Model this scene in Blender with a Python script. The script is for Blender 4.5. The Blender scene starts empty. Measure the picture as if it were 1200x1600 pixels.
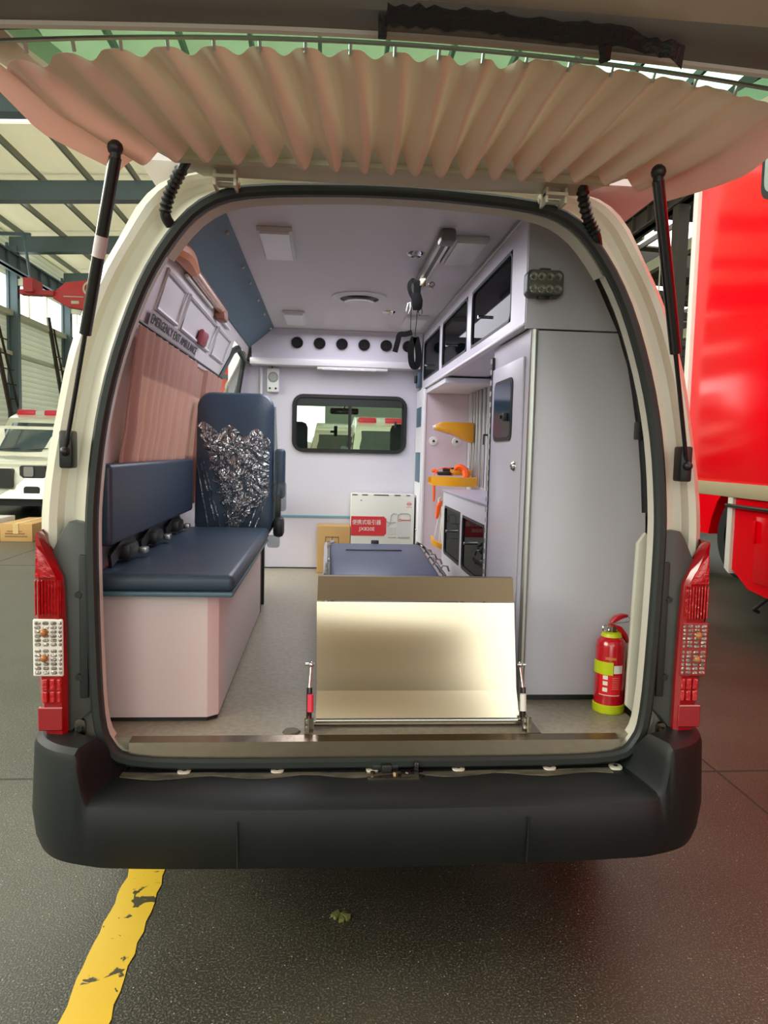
import bpy, bmesh, math, random
from mathutils import Vector, Matrix
random.seed(7)
SC = bpy.context.scene
COL = SC.collection

# ------------------------------------------------------------------ camera
cam = bpy.data.cameras.new('camera')
camo = bpy.data.objects.new('camera', cam)
COL.objects.link(camo)
cam.sensor_fit = 'VERTICAL'
cam.sensor_height = 34.6
cam.lens = 1150 * 34.6 / 1600
cam.clip_end = 300
camo.matrix_world = (Matrix.Translation((-0.13, -2.06, 1.50)) @ Matrix.Rotation(math.radians(-4.65), 4, 'Z')
                     @ Matrix.Rotation(math.radians(90 - 4.70), 4, 'X') @ Matrix.Rotation(math.radians(1.4), 4, 'Z'))
SC.camera = camo

# ------------------------------------------------------------------ world, lights, exposure
w = bpy.data.worlds.new('world')
SC.world = w
w.use_nodes = True
w.node_tree.nodes['Background'].inputs[0].default_value = (0.95, 1.0, 0.93, 1)
w.node_tree.nodes['Background'].inputs[1].default_value = 3.0

def area(name, loc, aim, sx, sy, power, col=(1, 1, 1)):
    l = bpy.data.lights.new(name, 'AREA')
    l.shape = 'RECTANGLE'; l.size = sx; l.size_y = sy; l.energy = power; l.color = col
    o = bpy.data.objects.new(name, l)
    COL.objects.link(o)
    o.location = loc
    o.rotation_euler = (Vector(aim) - Vector(loc)).to_track_quat('-Z', 'Y').to_euler()
    return o
area('daylight_left_windows', (-10.5, -3.0, 6.0), (0, 0.5, 1.2), 10, 4, 1300, (1.0, 0.99, 0.86))
area('daylight_left_front_windows', (-10.5, 6.0, 6.5), (3.6, 2.0, 2.6), 10, 3, 750, (1.0, 0.98, 0.9))
area('right_fill_light', (9.5, -6.0, 5.0), (0.3, 0.5, 1.2), 6, 4, 400, (1.0, 0.97, 0.9))  # added fill from behind right, no doorway at this spot
area('side_door_daylight', (-1.9, 2.75, 2.1), (0.2, 2.7, 0.9), 1.2, 1.5, 20, (1.0, 1.0, 0.94))
area('cabin_fill_light', (0.0, 1.7, 2.26), (0.0, 1.7, 0.6), 0.6, 2.2, 22, (0.93, 0.92, 1.0))  # added fill under the roof lining; the ceiling lamps stay unlit

vs = SC.view_settings
vs.view_transform = 'Standard'
vs.look = 'None'
vs.gamma = 1.0
vs.use_curve_mapping = False
vs.exposure = 0.0
SC.cycles.max_bounces = 7
SC.cycles.transparent_max_bounces = 12
SC.cycles.caustics_reflective = False
SC.cycles.caustics_refractive = False
SC.cycles.sample_clamp_indirect = 4.0
SC.cycles.use_denoising = True

# ------------------------------------------------------------------ materials
def lin(c):
    return tuple(((v / 255) / 12.92 if v / 255 <= 0.04045 else ((v / 255 + 0.055) / 1.055) ** 2.4) for v in c)

def mat(name, rgb, rough=0.5, metal=0.0, spec=0.5, var=0.0, vscale=6.0, bump=0.0, bscale=40.0, rgb2=None,
        coat=0.0, emit=0.0, transp=0.0, sheen=0.0, stretch=(1, 1, 1), trans=0.0, bdetail=3):
    m = bpy.data.materials.new(name)
    m.use_nodes = True
    nt = m.node_tree
    p = nt.nodes['Principled BSDF']
    c = lin(rgb)
    p.inputs['Base Color'].default_value = (*c, 1)
    p.inputs['Roughness'].default_value = rough
    p.inputs['Metallic'].default_value = metal
    p.inputs['Specular IOR Level'].default_value = spec
    p.inputs['Coat Weight'].default_value = coat
    p.inputs['Coat Roughness'].default_value = 0.08
    p.inputs['Sheen Weight'].default_value = sheen
    if emit:
        p.inputs['Emission Color'].default_value = (*c, 1)
        p.inputs['Emission Strength'].default_value = emit
    tc = mp = None
    if var or bump or rgb2:
        tc = nt.nodes.new('ShaderNodeTexCoord'); mp = nt.nodes.new('ShaderNodeMapping')
        mp.inputs['Scale'].default_value = stretch
        nt.links.new(tc.outputs['Object'], mp.inputs[0])
    if var or rgb2:
        n = nt.nodes.new('ShaderNodeTexNoise'); n.inputs['Scale'].default_value = vscale
        n.inputs['Detail'].default_value = 6
        nt.links.new(mp.outputs[0], n.inputs['Vector'])
        r = nt.nodes.new('ShaderNodeValToRGB')
        r.color_ramp.elements[0].position = 0.32; r.color_ramp.elements[1].position = 0.68
        c2 = lin(rgb2) if rgb2 else tuple(v * (1 - var) for v in c)
        r.color_ramp.elements[0].color = (*c2, 1); r.color_ramp.elements[1].color = (*c, 1)
        nt.links.new(n.outputs[0], r.inputs[0]); nt.links.new(r.outputs[0], p.inputs['Base Color'])
    if bump:
        n2 = nt.nodes.new('ShaderNodeTexNoise'); n2.inputs['Scale'].default_value = bscale
        n2.inputs['Detail'].default_value = bdetail
        nt.links.new(mp.outputs[0], n2.inputs['Vector'])
        b = nt.nodes.new('ShaderNodeBump'); b.inputs['Strength'].default_value = bump
        b.inputs['Distance'].default_value = 0.02
        nt.links.new(n2.outputs[0], b.inputs['Height']); nt.links.new(b.outputs[0], p.inputs['Normal'])
    if transp or trans:
        out = nt.nodes['Material Output']
        t = nt.nodes.new('ShaderNodeBsdfTransparent' if transp else 'ShaderNodeBsdfTranslucent')
        t.inputs[0].default_value = (*(c if trans else tuple(min(1, v * 1.0) for v in c)), 1)
        mx = nt.nodes.new('ShaderNodeMixShader'); mx.inputs[0].default_value = transp or trans
        nt.links.new(p.outputs[0], mx.inputs[1]); nt.links.new(t.outputs[0], mx.inputs[2])
        nt.links.new(mx.outputs[0], out.inputs[0])
    return m

def glass(name, tint=(235, 245, 238), amount=0.88, rough=0.02, dark=(10, 14, 14)):
    m = bpy.data.materials.new(name); m.use_nodes = True
    nt = m.node_tree; nt.nodes.clear()
    out = nt.nodes.new('ShaderNodeOutputMaterial'); t = nt.nodes.new('ShaderNodeBsdfTransparent')
    t.inputs[0].default_value = (*lin(tint), 1)
    p = nt.nodes.new('ShaderNodeBsdfPrincipled')
    p.inputs['Base Color'].default_value = (*lin(dark), 1); p.inputs['Roughness'].default_value = rough
    mx = nt.nodes.new('ShaderNodeMixShader'); mx.inputs[0].default_value = amount
    nt.links.new(p.outputs[0], mx.inputs[1]); nt.links.new(t.outputs[0], mx.inputs[2]); nt.links.new(mx.outputs[0], out.inputs[0])
    return m

WHITE_PAINT = mat('van_paint_cream', (222, 217, 200), 0.28, coat=0.4, var=0.05, vscale=2.0)
SEAM = mat('seam_sealer', (205, 200, 186), 0.6)
LAM = mat('laminate_lilac_white', (208, 204, 215), 0.32, var=0.03, vscale=1.5)
LAM2 = mat('laminate_edge', (226, 224, 228), 0.35)
BENCHW = mat('bench_laminate_bounce_tint', (226, 208, 208), 0.4, var=0.03, vscale=2)  # white laminate, pink bounce light mixed into its colour
INW = mat('interior_panel_lilac', (220, 214, 217), 0.42, var=0.04, vscale=2.5)
PLAST = mat('white_plastic', (226, 226, 224), 0.4)
BLUE = mat('blue_panel', (74, 104, 122), 0.5, var=0.08, vscale=2)
VINYL = mat('blue_vinyl', (54, 72, 90), 0.42, var=0.10, vscale=3, bump=0.06, bscale=90)
VINYLP = mat('teal_vinyl_edge', (84, 116, 132), 0.42, var=0.08, vscale=3)
MATT = mat('stretcher_vinyl', (78, 86, 108), 0.45, var=0.12, vscale=4, bump=0.05, bscale=60)
MATTD = mat('stretcher_vinyl_grey', (84, 86, 100), 0.5, var=0.15, vscale=9, bump=0.25, bscale=14)
BLK = mat('black_plastic', (24, 25, 26), 0.42)
BLKR = mat('black_rubber', (34, 40, 38), 0.55, var=0.2, vscale=8)
BLKG = mat('black_gloss_tube', (26, 24, 26), 0.16, coat=0.5)
BUMP = mat('bumper_textured_plastic', (24, 28, 28), 0.5, spec=0.35, var=0.25, vscale=3, bump=0.03, bscale=300)
BUMPD = mat('dusty_bumper_ledge', (58, 58, 50), 0.7, rgb2=(104, 98, 82), vscale=14, stretch=(1, 3, 3))
GREYP = mat('grey_corner_plastic', (70, 74, 70), 0.45, var=0.1, vscale=5)
CURT = mat('beige_curtain', (240, 210, 196), 0.85, var=0.04, vscale=3, bump=0.05, bscale=200, sheen=0.3, trans=0.4)
CURT2 = mat('side_curtain_bounce_tint', (196, 152, 138), 0.85, var=0.08, vscale=4, trans=0.25)  # beige cloth; the truck's red bounce is put into the colour
GLASS = glass('clear_window_glass', (246, 253, 247), 0.96)
DGLASS = glass('dark_cabinet_glass', (92, 104, 112), 0.72, 0.03, (20, 28, 34))
CGLASS = glass('teal_door_glass', (40, 60, 80), 0.45, 0.05, (20, 40, 60))
CLEAR = glass('clear_plastic_lens', (238, 238, 238), 0.55, 0.08, (200, 200, 195))
SHRINK = glass('plastic_wrap', (236, 240, 240), 0.7, 0.05, (120, 130, 132))
STEEL = mat('brushed_stainless', (206, 192, 168), 0.16, 1.0, bump=0.6, bscale=1.5, bdetail=0.6, stretch=(.8, 1, 2.4))
STEELD = mat('stainless_flat', (146, 134, 116), 0.26, 1.0, var=0.1, vscale=6, bump=0.03, bscale=30)
CHROME = mat('chrome', (215, 215, 215), 0.12, 1.0)
ALU = mat('satin_aluminium', (192, 194, 190), 0.32, 0.9)
FLOORV = mat('vinyl_floor', (158, 150, 130), 0.34, rgb2=(136, 130, 114), vscale=60, bump=0.02, bscale=120)
RED = mat('fire_truck_red', (242, 0, 20), 0.12, spec=0.12)
REDL = mat('red_lens_body', (150, 8, 18), 0.18, coat=0.8)
REDB = mat('bright_red_lens', (225, 14, 20), 0.15, coat=0.9)
REDP = mat('extinguisher_red', (190, 12, 30), 0.22, coat=0.8)
BRK = mat('brake_red', (186, 4, 16), 0.12, coat=0.8, bump=0.5, bscale=55)
DRED = mat('deep_red_lens', (150, 4, 14), 0.15, coat=0.8)
LENSC = mat('faceted_clear_lens', (188, 180, 168), 0.15, 0.6, var=0.6, vscale=70, bump=0.5, bscale=80)
STRAPM = mat('black_webbing', (8, 9, 9), 0.7, spec=0.2)
PINKR = mat('faded_red_plastic', (232, 60, 84), 0.35)
ORNG = mat('orange_grab_handle', (222, 128, 62), 0.4)
ORANGE = mat('hi_vis_orange', (255, 96, 20), 0.5)
YEL = mat('amber_yellow_plastic', (226, 158, 28), 0.3, coat=0.3)
LIME = mat('lime_yellow_plastic', (196, 206, 20), 0.4)
WHITE = mat('print_white', (232, 230, 222), 0.5)
CARDB = mat('cardboard', (196, 156, 98), 0.75, var=0.08, vscale=8)
CARDW = mat('white_carton', (214, 214, 206), 0.55, var=0.02, vscale=4)
INK = mat('dark_ink', (52, 50, 50), 0.6)
GREYI = mat('grey_print', (160, 162, 162), 0.6)
GREYL = mat('light_grey_print', (196, 197, 196), 0.6)
REDI = mat('red_print', (206, 48, 54), 0.5)
STRIPE = mat('teal_stripe', (104, 158, 172), 0.45)
BEAM = mat('blue_grey_steel_paint', (96, 116, 124), 0.5, var=0.1, vscale=1)
PURL = mat('purlin_grey', (136, 146, 136), 0.6)
ROOFM = mat('translucent_roof_sheet', (238, 234, 216), 0.8, trans=0.42, var=0.08, vscale=0.8, stretch=(3, 1, 1))
SIDING = mat('corrugated_siding_cream', (206, 208, 186), 0.6, trans=0.15, var=0.06, vscale=0.6)
TRUSS = mat('dark_truss_steel', (70, 62, 54), 0.6, var=0.2, vscale=1)
DKROOF = mat('dark_roof_sheet', (92, 84, 72), 0.7)
PALEB = mat('pale_green_beam', (206, 208, 180), 0.6)
CARW = mat('car_white_paint', (226, 228, 206), 0.22, coat=0.8)
CARGL = mat('car_glass_dark', (70, 82, 84), 0.06, spec=0.8)
TYRE = mat('tyre_rubber', (30, 32, 34), 0.75, var=0.15, vscale=20)
TANB = mat('tan_trim_band', (178, 166, 134), 0.5)
DARKIN = mat('dark_cavity', (22, 22, 24), 0.8)
SEATF = mat('cab_seat_fabric', (40, 42, 44), 0.8)
LED = mat('led_panel_diffuser', (236, 236, 236), 0.3)
DIRT = mat('dried_mud', (120, 112, 92), 0.9)
LEAF = mat('dry_leaf', (122, 128, 70), 0.7)

# epoxy floor with speckles and damp sheen
def floor_mat():
    m = bpy.data.materials.new('worn_epoxy_floor'); m.use_nodes = True
    nt = m.node_tree; p = nt.nodes['Principled BSDF']; N = nt.nodes.new; L = nt.links.new
    tc = N('ShaderNodeTexCoord')
    n = N('ShaderNodeTexNoise'); n.inputs['Scale'].default_value = 0.9; n.inputs['Detail'].default_value = 9
    L(tc.outputs['Object'], n.inputs['Vector'])
    r = N('ShaderNodeValToRGB'); r.color_ramp.elements[0].position = 0.3; r.color_ramp.elements[1].position = 0.75
    r.color_ramp.elements[0].color = (*lin((40, 41, 36)), 1); r.color_ramp.elements[1].color = (*lin((80, 79, 68)), 1)
    L(n.outputs[0], r.inputs[0])
    n3 = N('ShaderNodeTexNoise'); n3.inputs['Scale'].default_value = 160; n3.inputs['Detail'].default_value = 2
    L(tc.outputs['Object'], n3.inputs['Vector'])
    r3 = N('ShaderNodeValToRGB'); r3.color_ramp.elements[0].position = 0.52; r3.color_ramp.elements[1].position = 0.72
    L(n3.outputs[0], r3.inputs[0])
    mx0 = N('ShaderNodeMix'); mx0.data_type = 'RGBA'; L(r3.outputs[0], mx0.inputs['Factor'])
    L(r.outputs[0], mx0.inputs['A']); mx0.inputs['B'].default_value = (*lin((128, 124, 104)), 1)
    v = N('ShaderNodeTexVoronoi'); v.inputs['Scale'].default_value = 38; L(tc.outputs['Object'], v.inputs['Vector'])
    lt = N('ShaderNodeMath'); lt.operation = 'LESS_THAN'; lt.inputs[1].default_value = 0.075; L(v.outputs['Distance'], lt.inputs[0])
    mx = N('ShaderNodeMix'); mx.data_type = 'RGBA'; L(lt.outputs[0], mx.inputs['Factor'])
    L(mx0.outputs['Result'], mx.inputs['A']); mx.inputs['B'].default_value = (*lin((190, 190, 178)), 1)
    L(mx.outputs['Result'], p.inputs['Base Color'])
    rr = N('ShaderNodeMapRange'); rr.inputs['To Min'].default_value = 0.22; rr.inputs['To Max'].default_value = 0.42
    L(n.outputs[0], rr.inputs['Value']); L(rr.outputs[0], p.inputs['Roughness'])
    b = N('ShaderNodeBump'); b.inputs['Strength'].default_value = 0.5; b.inputs['Distance'].default_value = 0.005
    L(n3.outputs[0], b.inputs['Height']); L(b.outputs[0], p.inputs['Normal'])
    return m
FLOORM = floor_mat()

def line_mat():
    m = bpy.data.materials.new('chipped_yellow_line_paint'); m.use_nodes = True
    nt = m.node_tree; p = nt.nodes['Principled BSDF']; N = nt.nodes.new; L = nt.links.new
    tc = N('ShaderNodeTexCoord')
    n = N('ShaderNodeTexNoise'); n.inputs['Scale'].default_value = 11; n.inputs['Detail'].default_value = 6; n.inputs['Distortion'].default_value = 1.2
    L(tc.outputs['Object'], n.inputs['Vector'])
    r = N('ShaderNodeValToRGB'); r.color_ramp.elements[0].position = 0.375; r.color_ramp.elements[1].position = 0.395
    r.color_ramp.elements[0].color = (*lin((70, 66, 44)), 1); r.color_ramp.elements[1].color = (*lin((222, 184, 50)), 1)
    L(n.outputs[0], r.inputs[0])
    n2 = N('ShaderNodeTexNoise'); n2.inputs['Scale'].default_value = 3; L(tc.outputs['Object'], n2.inputs['Vector'])
    mx = N('ShaderNodeMix'); mx.data_type = 'RGBA'; mx.blend_type = 'MULTIPLY'; mx.inputs['Factor'].default_value = 0.35
    L(r.outputs[0], mx.inputs['A']); L(n2.outputs['Color'], mx.inputs['B'])
    L(r.outputs[0], p.inputs['Base Color']); p.inputs['Roughness'].default_value = 0.5
    return m
LINEM = line_mat()

# crinkled plastic film: a clear coat with strong wrinkles over blue vinyl
def wrap_mat():
    m = bpy.data.materials.new('crinkled_clear_film'); m.use_nodes = True
    nt = m.node_tree; nt.nodes.clear(); N = nt.nodes.new; L = nt.links.new
    out = N('ShaderNodeOutputMaterial'); t = N('ShaderNodeBsdfTransparent'); g = N('ShaderNodeBsdfGlossy')
    t.inputs[0].default_value = (0.9, 0.93, 0.93, 1); g.inputs['Roughness'].default_value = 0.16
    g.inputs[0].default_value = (0.95, 0.95, 0.9, 1)
    tc = N('ShaderNodeTexCoord'); n = N('ShaderNodeTexNoise'); n.inputs['Scale'].default_value = 9
    n.inputs['Detail'].default_value = 2.5; n.inputs['Distortion'].default_value = 2.6
    L(tc.outputs['Object'], n.inputs['Vector'])
    b = N('ShaderNodeBump'); b.inputs['Strength'].default_value = 1.0; b.inputs['Distance'].default_value = 0.09
    L(n.outputs[0], b.inputs['Height']); L(b.outputs[0], g.inputs['Normal'])
    mx = N('ShaderNodeMixShader'); mx.inputs[0].default_value = 0.36
    L(t.outputs[0], mx.inputs[1]); L(g.outputs[0], mx.inputs[2]); L(mx.outputs[0], out.inputs[0])
    return m
WRAP = wrap_mat()

# ------------------------------------------------------------------ mesh helpers
class B:
    def __init__(s): s.bm = bmesh.new()
    def _add(s, b2):
        me = bpy.data.meshes.new('t'); b2.to_mesh(me); b2.free(); s.bm.from_mesh(me); bpy.data.meshes.remove(me); return s
    def box(s, a, b, bev=0.0, seg=2, rot=None, piv=None):
        b2 = bmesh.new(); bmesh.ops.create_cube(b2, size=1)
        c = [(a[i] + b[i]) / 2 for i in range(3)]; d = [max(abs(b[i] - a[i]), 1e-5) for i in range(3)]
        bmesh.ops.scale(b2, vec=d, verts=b2.verts)
        if bev:
            bmesh.ops.bevel(b2, geom=b2.edges[:], offset=min(bev, min(d) * 0.49), segments=seg, affect='EDGES', profile=0.5)
        bmesh.ops.translate(b2, vec=c, verts=b2.verts)
        if rot: bmesh.ops.rotate(b2, cent=piv or c, matrix=rot, verts=b2.verts)
        return s._add(b2)
    def cyl(s, p0, p1, r, r2=None, n=16):
        p0, p1 = Vector(p0), Vector(p1); d = p1 - p0
        b2 = bmesh.new(); bmesh.ops.create_cone(b2, cap_ends=True, segments=n, radius1=r, radius2=r if r2 is None else r2, depth=d.length)
        q = Vector((0, 0, 1)).rotation_difference(d.normalized()).to_matrix()
        bmesh.ops.rotate(b2, cent=(0, 0, 0), matrix=q, verts=b2.verts); bmesh.ops.translate(b2, vec=(p0 + p1) / 2, verts=b2.verts)
        return s._add(b2)
    def sph(s, c, r, sc=(1, 1, 1), n=12):
        b2 = bmesh.new(); bmesh.ops.create_uvsphere(b2, u_segments=n, v_segments=max(6, n // 2), radius=r)
        bmesh.ops.scale(b2, vec=sc, verts=b2.verts); bmesh.ops.translate(b2, vec=c, verts=b2.verts); return s._add(b2)
    def tube(s, pts, r, n=8, closed=False, sec=None):
        pts = [Vector(p) for p in pts]; N = len(pts); rings = []; up = None
        for i, p in enumerate(pts):
            a = pts[(i - 1) % N] if (closed or i) else p; c = pts[(i + 1) % N] if (closed or i < N - 1) else p
            t = (c - a).normalized()
            if up is None:
                up = Vector((0, 0, 1)) if abs(t.z) < 0.9 else Vector((0, 1, 0))
            u = (up - t * up.dot(t)).normalized(); v = t.cross(u); up = u
            rr = r[i] if isinstance(r, (list, tuple)) else r
            shp = sec or [(math.cos(2 * math.pi * k / n), math.sin(2 * math.pi * k / n)) for k in range(n)]
            rings.append([s.bm.verts.new(p + (u * x + v * y) * rr) for x, y in shp])
        M = len(rings[0])
        for i in range(N if closed else N - 1):
            A, C = rings[i], rings[(i + 1) % N]
            for k in range(M): s.bm.faces.new((A[k], A[(k + 1) % M], C[(k + 1) % M], C[k]))
        if not closed:
            s.bm.faces.new(rings[0][::-1]); s.bm.faces.new(rings[-1])
        return s
    def grid(s, rows, thick=0.0, closed=False, skip=None):
        V = [[s.bm.verts.new(p) for p in r] for r in rows]; m = len(V[0]); fs = []
        for i in range(len(V) - 1):
            for j in range(m if closed else m - 1):
                if skip and skip(i, j): continue
                fs.append(s.bm.faces.new((V[i][j], V[i][(j + 1) % m], V[i + 1][(j + 1) % m], V[i + 1][j])))
        if thick:
            bmesh.ops.recalc_face_normals(s.bm, faces=s.bm.faces)
            bmesh.ops.solidify(s.bm, geom=s.bm.faces[:], thickness=thick)
        return s
    def prism(s, poly, axis, a, b, bev=0.0):
        b2 = bmesh.new()
        def P(u, v, t): return {'x': (t, u, v), 'y': (u, t, v), 'z': (u, v, t)}[axis]
        A = [b2.verts.new(P(u, v, a)) for u, v in poly]; C = [b2.verts.new(P(u, v, b)) for u, v in poly]
        n = len(poly)
        b2.faces.new(A); b2.faces.new(C[::-1])
        for i in range(n): b2.faces.new((A[i], C[i], C[(i + 1) % n], A[(i + 1) % n]))
        bmesh.ops.recalc_face_normals(b2, faces=b2.faces)
        if bev: bmesh.ops.bevel(b2, geom=b2.edges[:], offset=bev, segments=2, affect='EDGES', profile=0.5)
        return s._add(b2)
    def lathe(s, prof, c, axis='z', n=24):
        rows = []
        for r, h in prof:
            row = []
            for k in range(n):
                a = 2 * math.pi * k / n; x, y = r * math.cos(a), r * math.sin(a)
                row.append({'z': (c[0] + x, c[1] + y, c[2] + h), 'y': (c[0] + x, c[1] + h, c[2] + y), 'x': (c[0] + h, c[1] + x, c[2] + y)}[axis])
            rows.append(row)
        return s.grid(rows, closed=True)
    def rot(s, ang, axis, cent):
        bmesh.ops.rotate(s.bm, cent=cent, matrix=Matrix.Rotation(ang, 3, axis), verts=s.bm.verts); return s
    def make(s, name, m, parent=None, smooth=True, label=None, recalc=True, loc=None):
        if recalc: bmesh.ops.recalc_face_normals(s.bm, faces=s.bm.faces)
        me = bpy.data.meshes.new(name)
        if smooth:
            for f in s.bm.faces: f.smooth = True
            for e in s.bm.edges:
                if len(e.link_faces) == 2 and e.calc_face_angle(0) > 0.6: e.smooth = False
        org = Vector(loc) if loc else None
        if org is not None: bmesh.ops.translate(s.bm, vec=-org, verts=s.bm.verts)
        s.bm.to_mesh(me); s.bm.free()
        me.materials.append(m)
        o = bpy.data.objects.new(name, me); COL.objects.link(o)
        if org is not None: o.location = org
        if parent is not None:
            o.parent = parent
            o.matrix_parent_inverse = Matrix.Translation(-world_loc(parent))
        if label: o['label'] = label
        return o

def world_loc(o):
    v = Vector(o.location)
    if o.parent is not None: v = v + o.matrix_parent_inverse.translation + world_loc(o.parent)
    return v
def thing(name, label, cat, loc=(0, 0, 0), group=None):
    o = bpy.data.objects.new(name, None); COL.objects.link(o); o.location = loc; o.empty_display_size = 0.1
    o['label'] = label; o['category'] = cat
    if group: o['group'] = group
    return o
def tag(o, label, cat, group=None):
    o['label'] = label; o['category'] = cat
    if group: o['group'] = group
    return o
def struct(o): o['kind'] = 'structure'; return o
def kids(o): return [c for c in bpy.data.objects if c.parent == o]
def dup(root, delta, label, group=None):
    r = root.copy(); COL.objects.link(r); r.location = Vector(root.location) + Vector(delta); r['label'] = label
    if group: r['group'] = group
    for ch in kids(root):
        c = ch.copy(); COL.objects.link(c); c.parent = r
        for g in kids(ch):
            d = g.copy(); COL.objects.link(d); d.parent = c
    return r
def dup_part(o, delta):
    c = o.copy(); COL.objects.link(c); c.parent = o.parent; c.location = Vector(o.location) + Vector(delta); return c
def text(txt, size, m, name, parent, M, sx=1.0, ext=0.0004):
    cu = bpy.data.curves.new('txt', 'FONT'); cu.body = txt; cu.size = size; cu.extrude = ext
    cu.align_x = 'CENTER'; cu.align_y = 'CENTER'; cu.resolution_u = 2
    o = bpy.data.objects.new('txt', cu)
    COL.objects.link(o)
    bpy.context.view_layer.update()
    dg = bpy.context.evaluated_depsgraph_get()
    me = bpy.data.meshes.new_from_object(o.evaluated_get(dg))
    bpy.data.objects.remove(o)
    me.transform(Matrix.Diagonal((sx, 1, 1, 1))); me.transform(M)
    me.materials.clear(); me.materials.append(m)
    t = bpy.data.objects.new(name, me); COL.objects.link(t)
    if parent is not None:
        t.parent = parent; t.matrix_parent_inverse = Matrix.Translation(-world_loc(parent))
    return t
FACING = Matrix.Rotation(math.pi / 2, 4, 'X')      # text standing up, read from -Y
def catmull(pts, k=4, closed=False):
    out = []; n = len(pts)
    for i in range(n if closed else n - 1):
        g = lambda j: pts[j % n] if closed else pts[min(max(j, 0), n - 1)]
        p0, p1, p2, p3 = g(i - 1), g(i), g(i + 1), g(i + 2)
        for q in range(k):
            t = q / k
            out.append(tuple(0.5 * ((2 * b) + (-a + c) * t + (2 * a - 5 * b + 4 * c - d) * t * t + (-a + 3 * b - 3 * c + d) * t ** 3)
                             for a, b, c, d in zip(p0, p1, p2, p3)))
    if not closed: out.append(tuple(pts[-1]))
    return out
def rrect(x0, y0, x1, y1, r, n=5):
    out = []
    for cx, cy, a0 in ((x1 - r, y1 - r, 0), (x0 + r, y1 - r, 90), (x0 + r, y0 + r, 180), (x1 - r, y0 + r, 270)):
        for k in range(n + 1):
            a = math.radians(a0 + 90 * k / n); out.append((cx + r * math.cos(a), cy + r * math.sin(a)))
    return out

# ------------------------------------------------------------------ the hall
struct(B().box((-13, -14, -0.12), (22, 46, 0)).make('floor', FLOORM, smooth=False))
fj = B()
for y in (1.24, 7.2, 13.2, -4.8): fj.box((-12.9, y - 0.006, -0.01), (21.9, y + 0.006, 0.0015))
for x in (1.78, 7.8, -4.2): fj.box((x - 0.005, -13.9, -0.01), (x + 0.005, 45.9, 0.0012))
struct(fj.make('trim_1', mat('floor_joint', (58, 54, 44), 0.8), smooth=False))
# yellow painted line with ragged edges
ln = B(); rows = []
for i in range(161):
    y = -2.0 + i * 0.05
    rows.append([(-0.795 + random.uniform(-0.006, 0.006), y, 0.0026), (-0.735, y, 0.0026), (-0.668 + random.uniform(-0.006, 0.006), y, 0.0026)])
ln.grid(rows)
fl = ln.make('floor_line', LINEM, smooth=False)
tag(fl, 'chipped yellow painted line running along the dark floor under the van', 'floor marking')
lf = B()
for a in range(7):
    r0 = 0.025 + 0.008 * random.random(); t0 = a * 0.9
    lf.prism([(0, 0), (r0 * math.cos(t0), r0 * math.sin(t0)), (r0 * 1.1 * math.cos(t0 + .5), r0 * 0.8 * math.sin(t0 + .5))], 'z', 0.001, 0.004 + 0.002 * a)
tag(lf.make('dry_leaf', LEAF, loc=None), 'small curled dry leaf on the dark floor behind the bumper', 'leaf').location = (-0.055, 0.2, 0)

# left wall: corrugated siding below and above a window band
def corrugated(x, y0, y1, z0, z1, pitch=0.22, d=0.05):
    rows = []; z = z0
    while z < z1:
        for dz, dx in ((0, 0), (0.45 * pitch, 0), (0.5 * pitch, d), (0.95 * pitch, d)):
            if z + dz <= z1: rows.append([(x + dx, y0, z + dz), (x + dx, y1, z + dz)])
        z += pitch
    return B().grid(rows)
WL = bpy.data.objects.new('wall_left', None); COL.objects.link(WL); struct(WL)
corrugated(-12.7, -14, 46, 0.0, 6.5).make('siding_panel', SIDING, WL, smooth=False)
corrugated(-12.7, -14, 46, 8.0, 10.0).make('siding_panel', SIDING, WL, smooth=False)
B().box((-12.75, -14, 6.42), (-12.35, 46, 6.62)).make('window_sill', PALEB, WL)
B().box((-12.6, -14, 4.9), (-12.4, 46, 5.05)).make('girt', PALEB, WL)
cp = None
for k in range(10):
    y = -7.6 + 6 * k
    c = B().box((-12.55, y - 0.14, 0), (-12.2, y + 0.14, 9.1)).box((-12.6, y - 0.2, 0), (-12.5, y - 0.14, 9.2)).make('column', BEAM, WL)
    for q in range(1, 3):
        B().box((-12.62, y + q * 2 - 0.03, 6.6), (-12.56, y + q * 2 + 0.03, 8.0)).make('mullion', PALEB, WL)
    B().box((-12.45, y - 0.1, 7.6), (-11.7, y + 0.1, 7.85)).box((-12.4, y - 0.05, 7.1), (-12.2, y + 0.05, 7.6)).make('crane_bracket', PALEB, WL)
for y in (25.6, 31.6):
    B().tube([(-12.35, y + 0.3, 7.0), (-12.2, y + 2.6, 1.0)], 0.09, 4).tube([(-12.35, y + 0.9, 6.6), (-12.2, y + 3.6, 1.0)], 0.05, 4).make('brace', TRUSS, WL)
    bs = B()
    for q in range(8): bs.tube([(-12.3, y + 1.0 + q * 0.27, 5.4 - q * 0.55), (-12.3, y + 1.9 + q * 0.27, 5.4 - q * 0.55)], 0.03, 4)
    bs.make('brace', TRUSS, WL)
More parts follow.
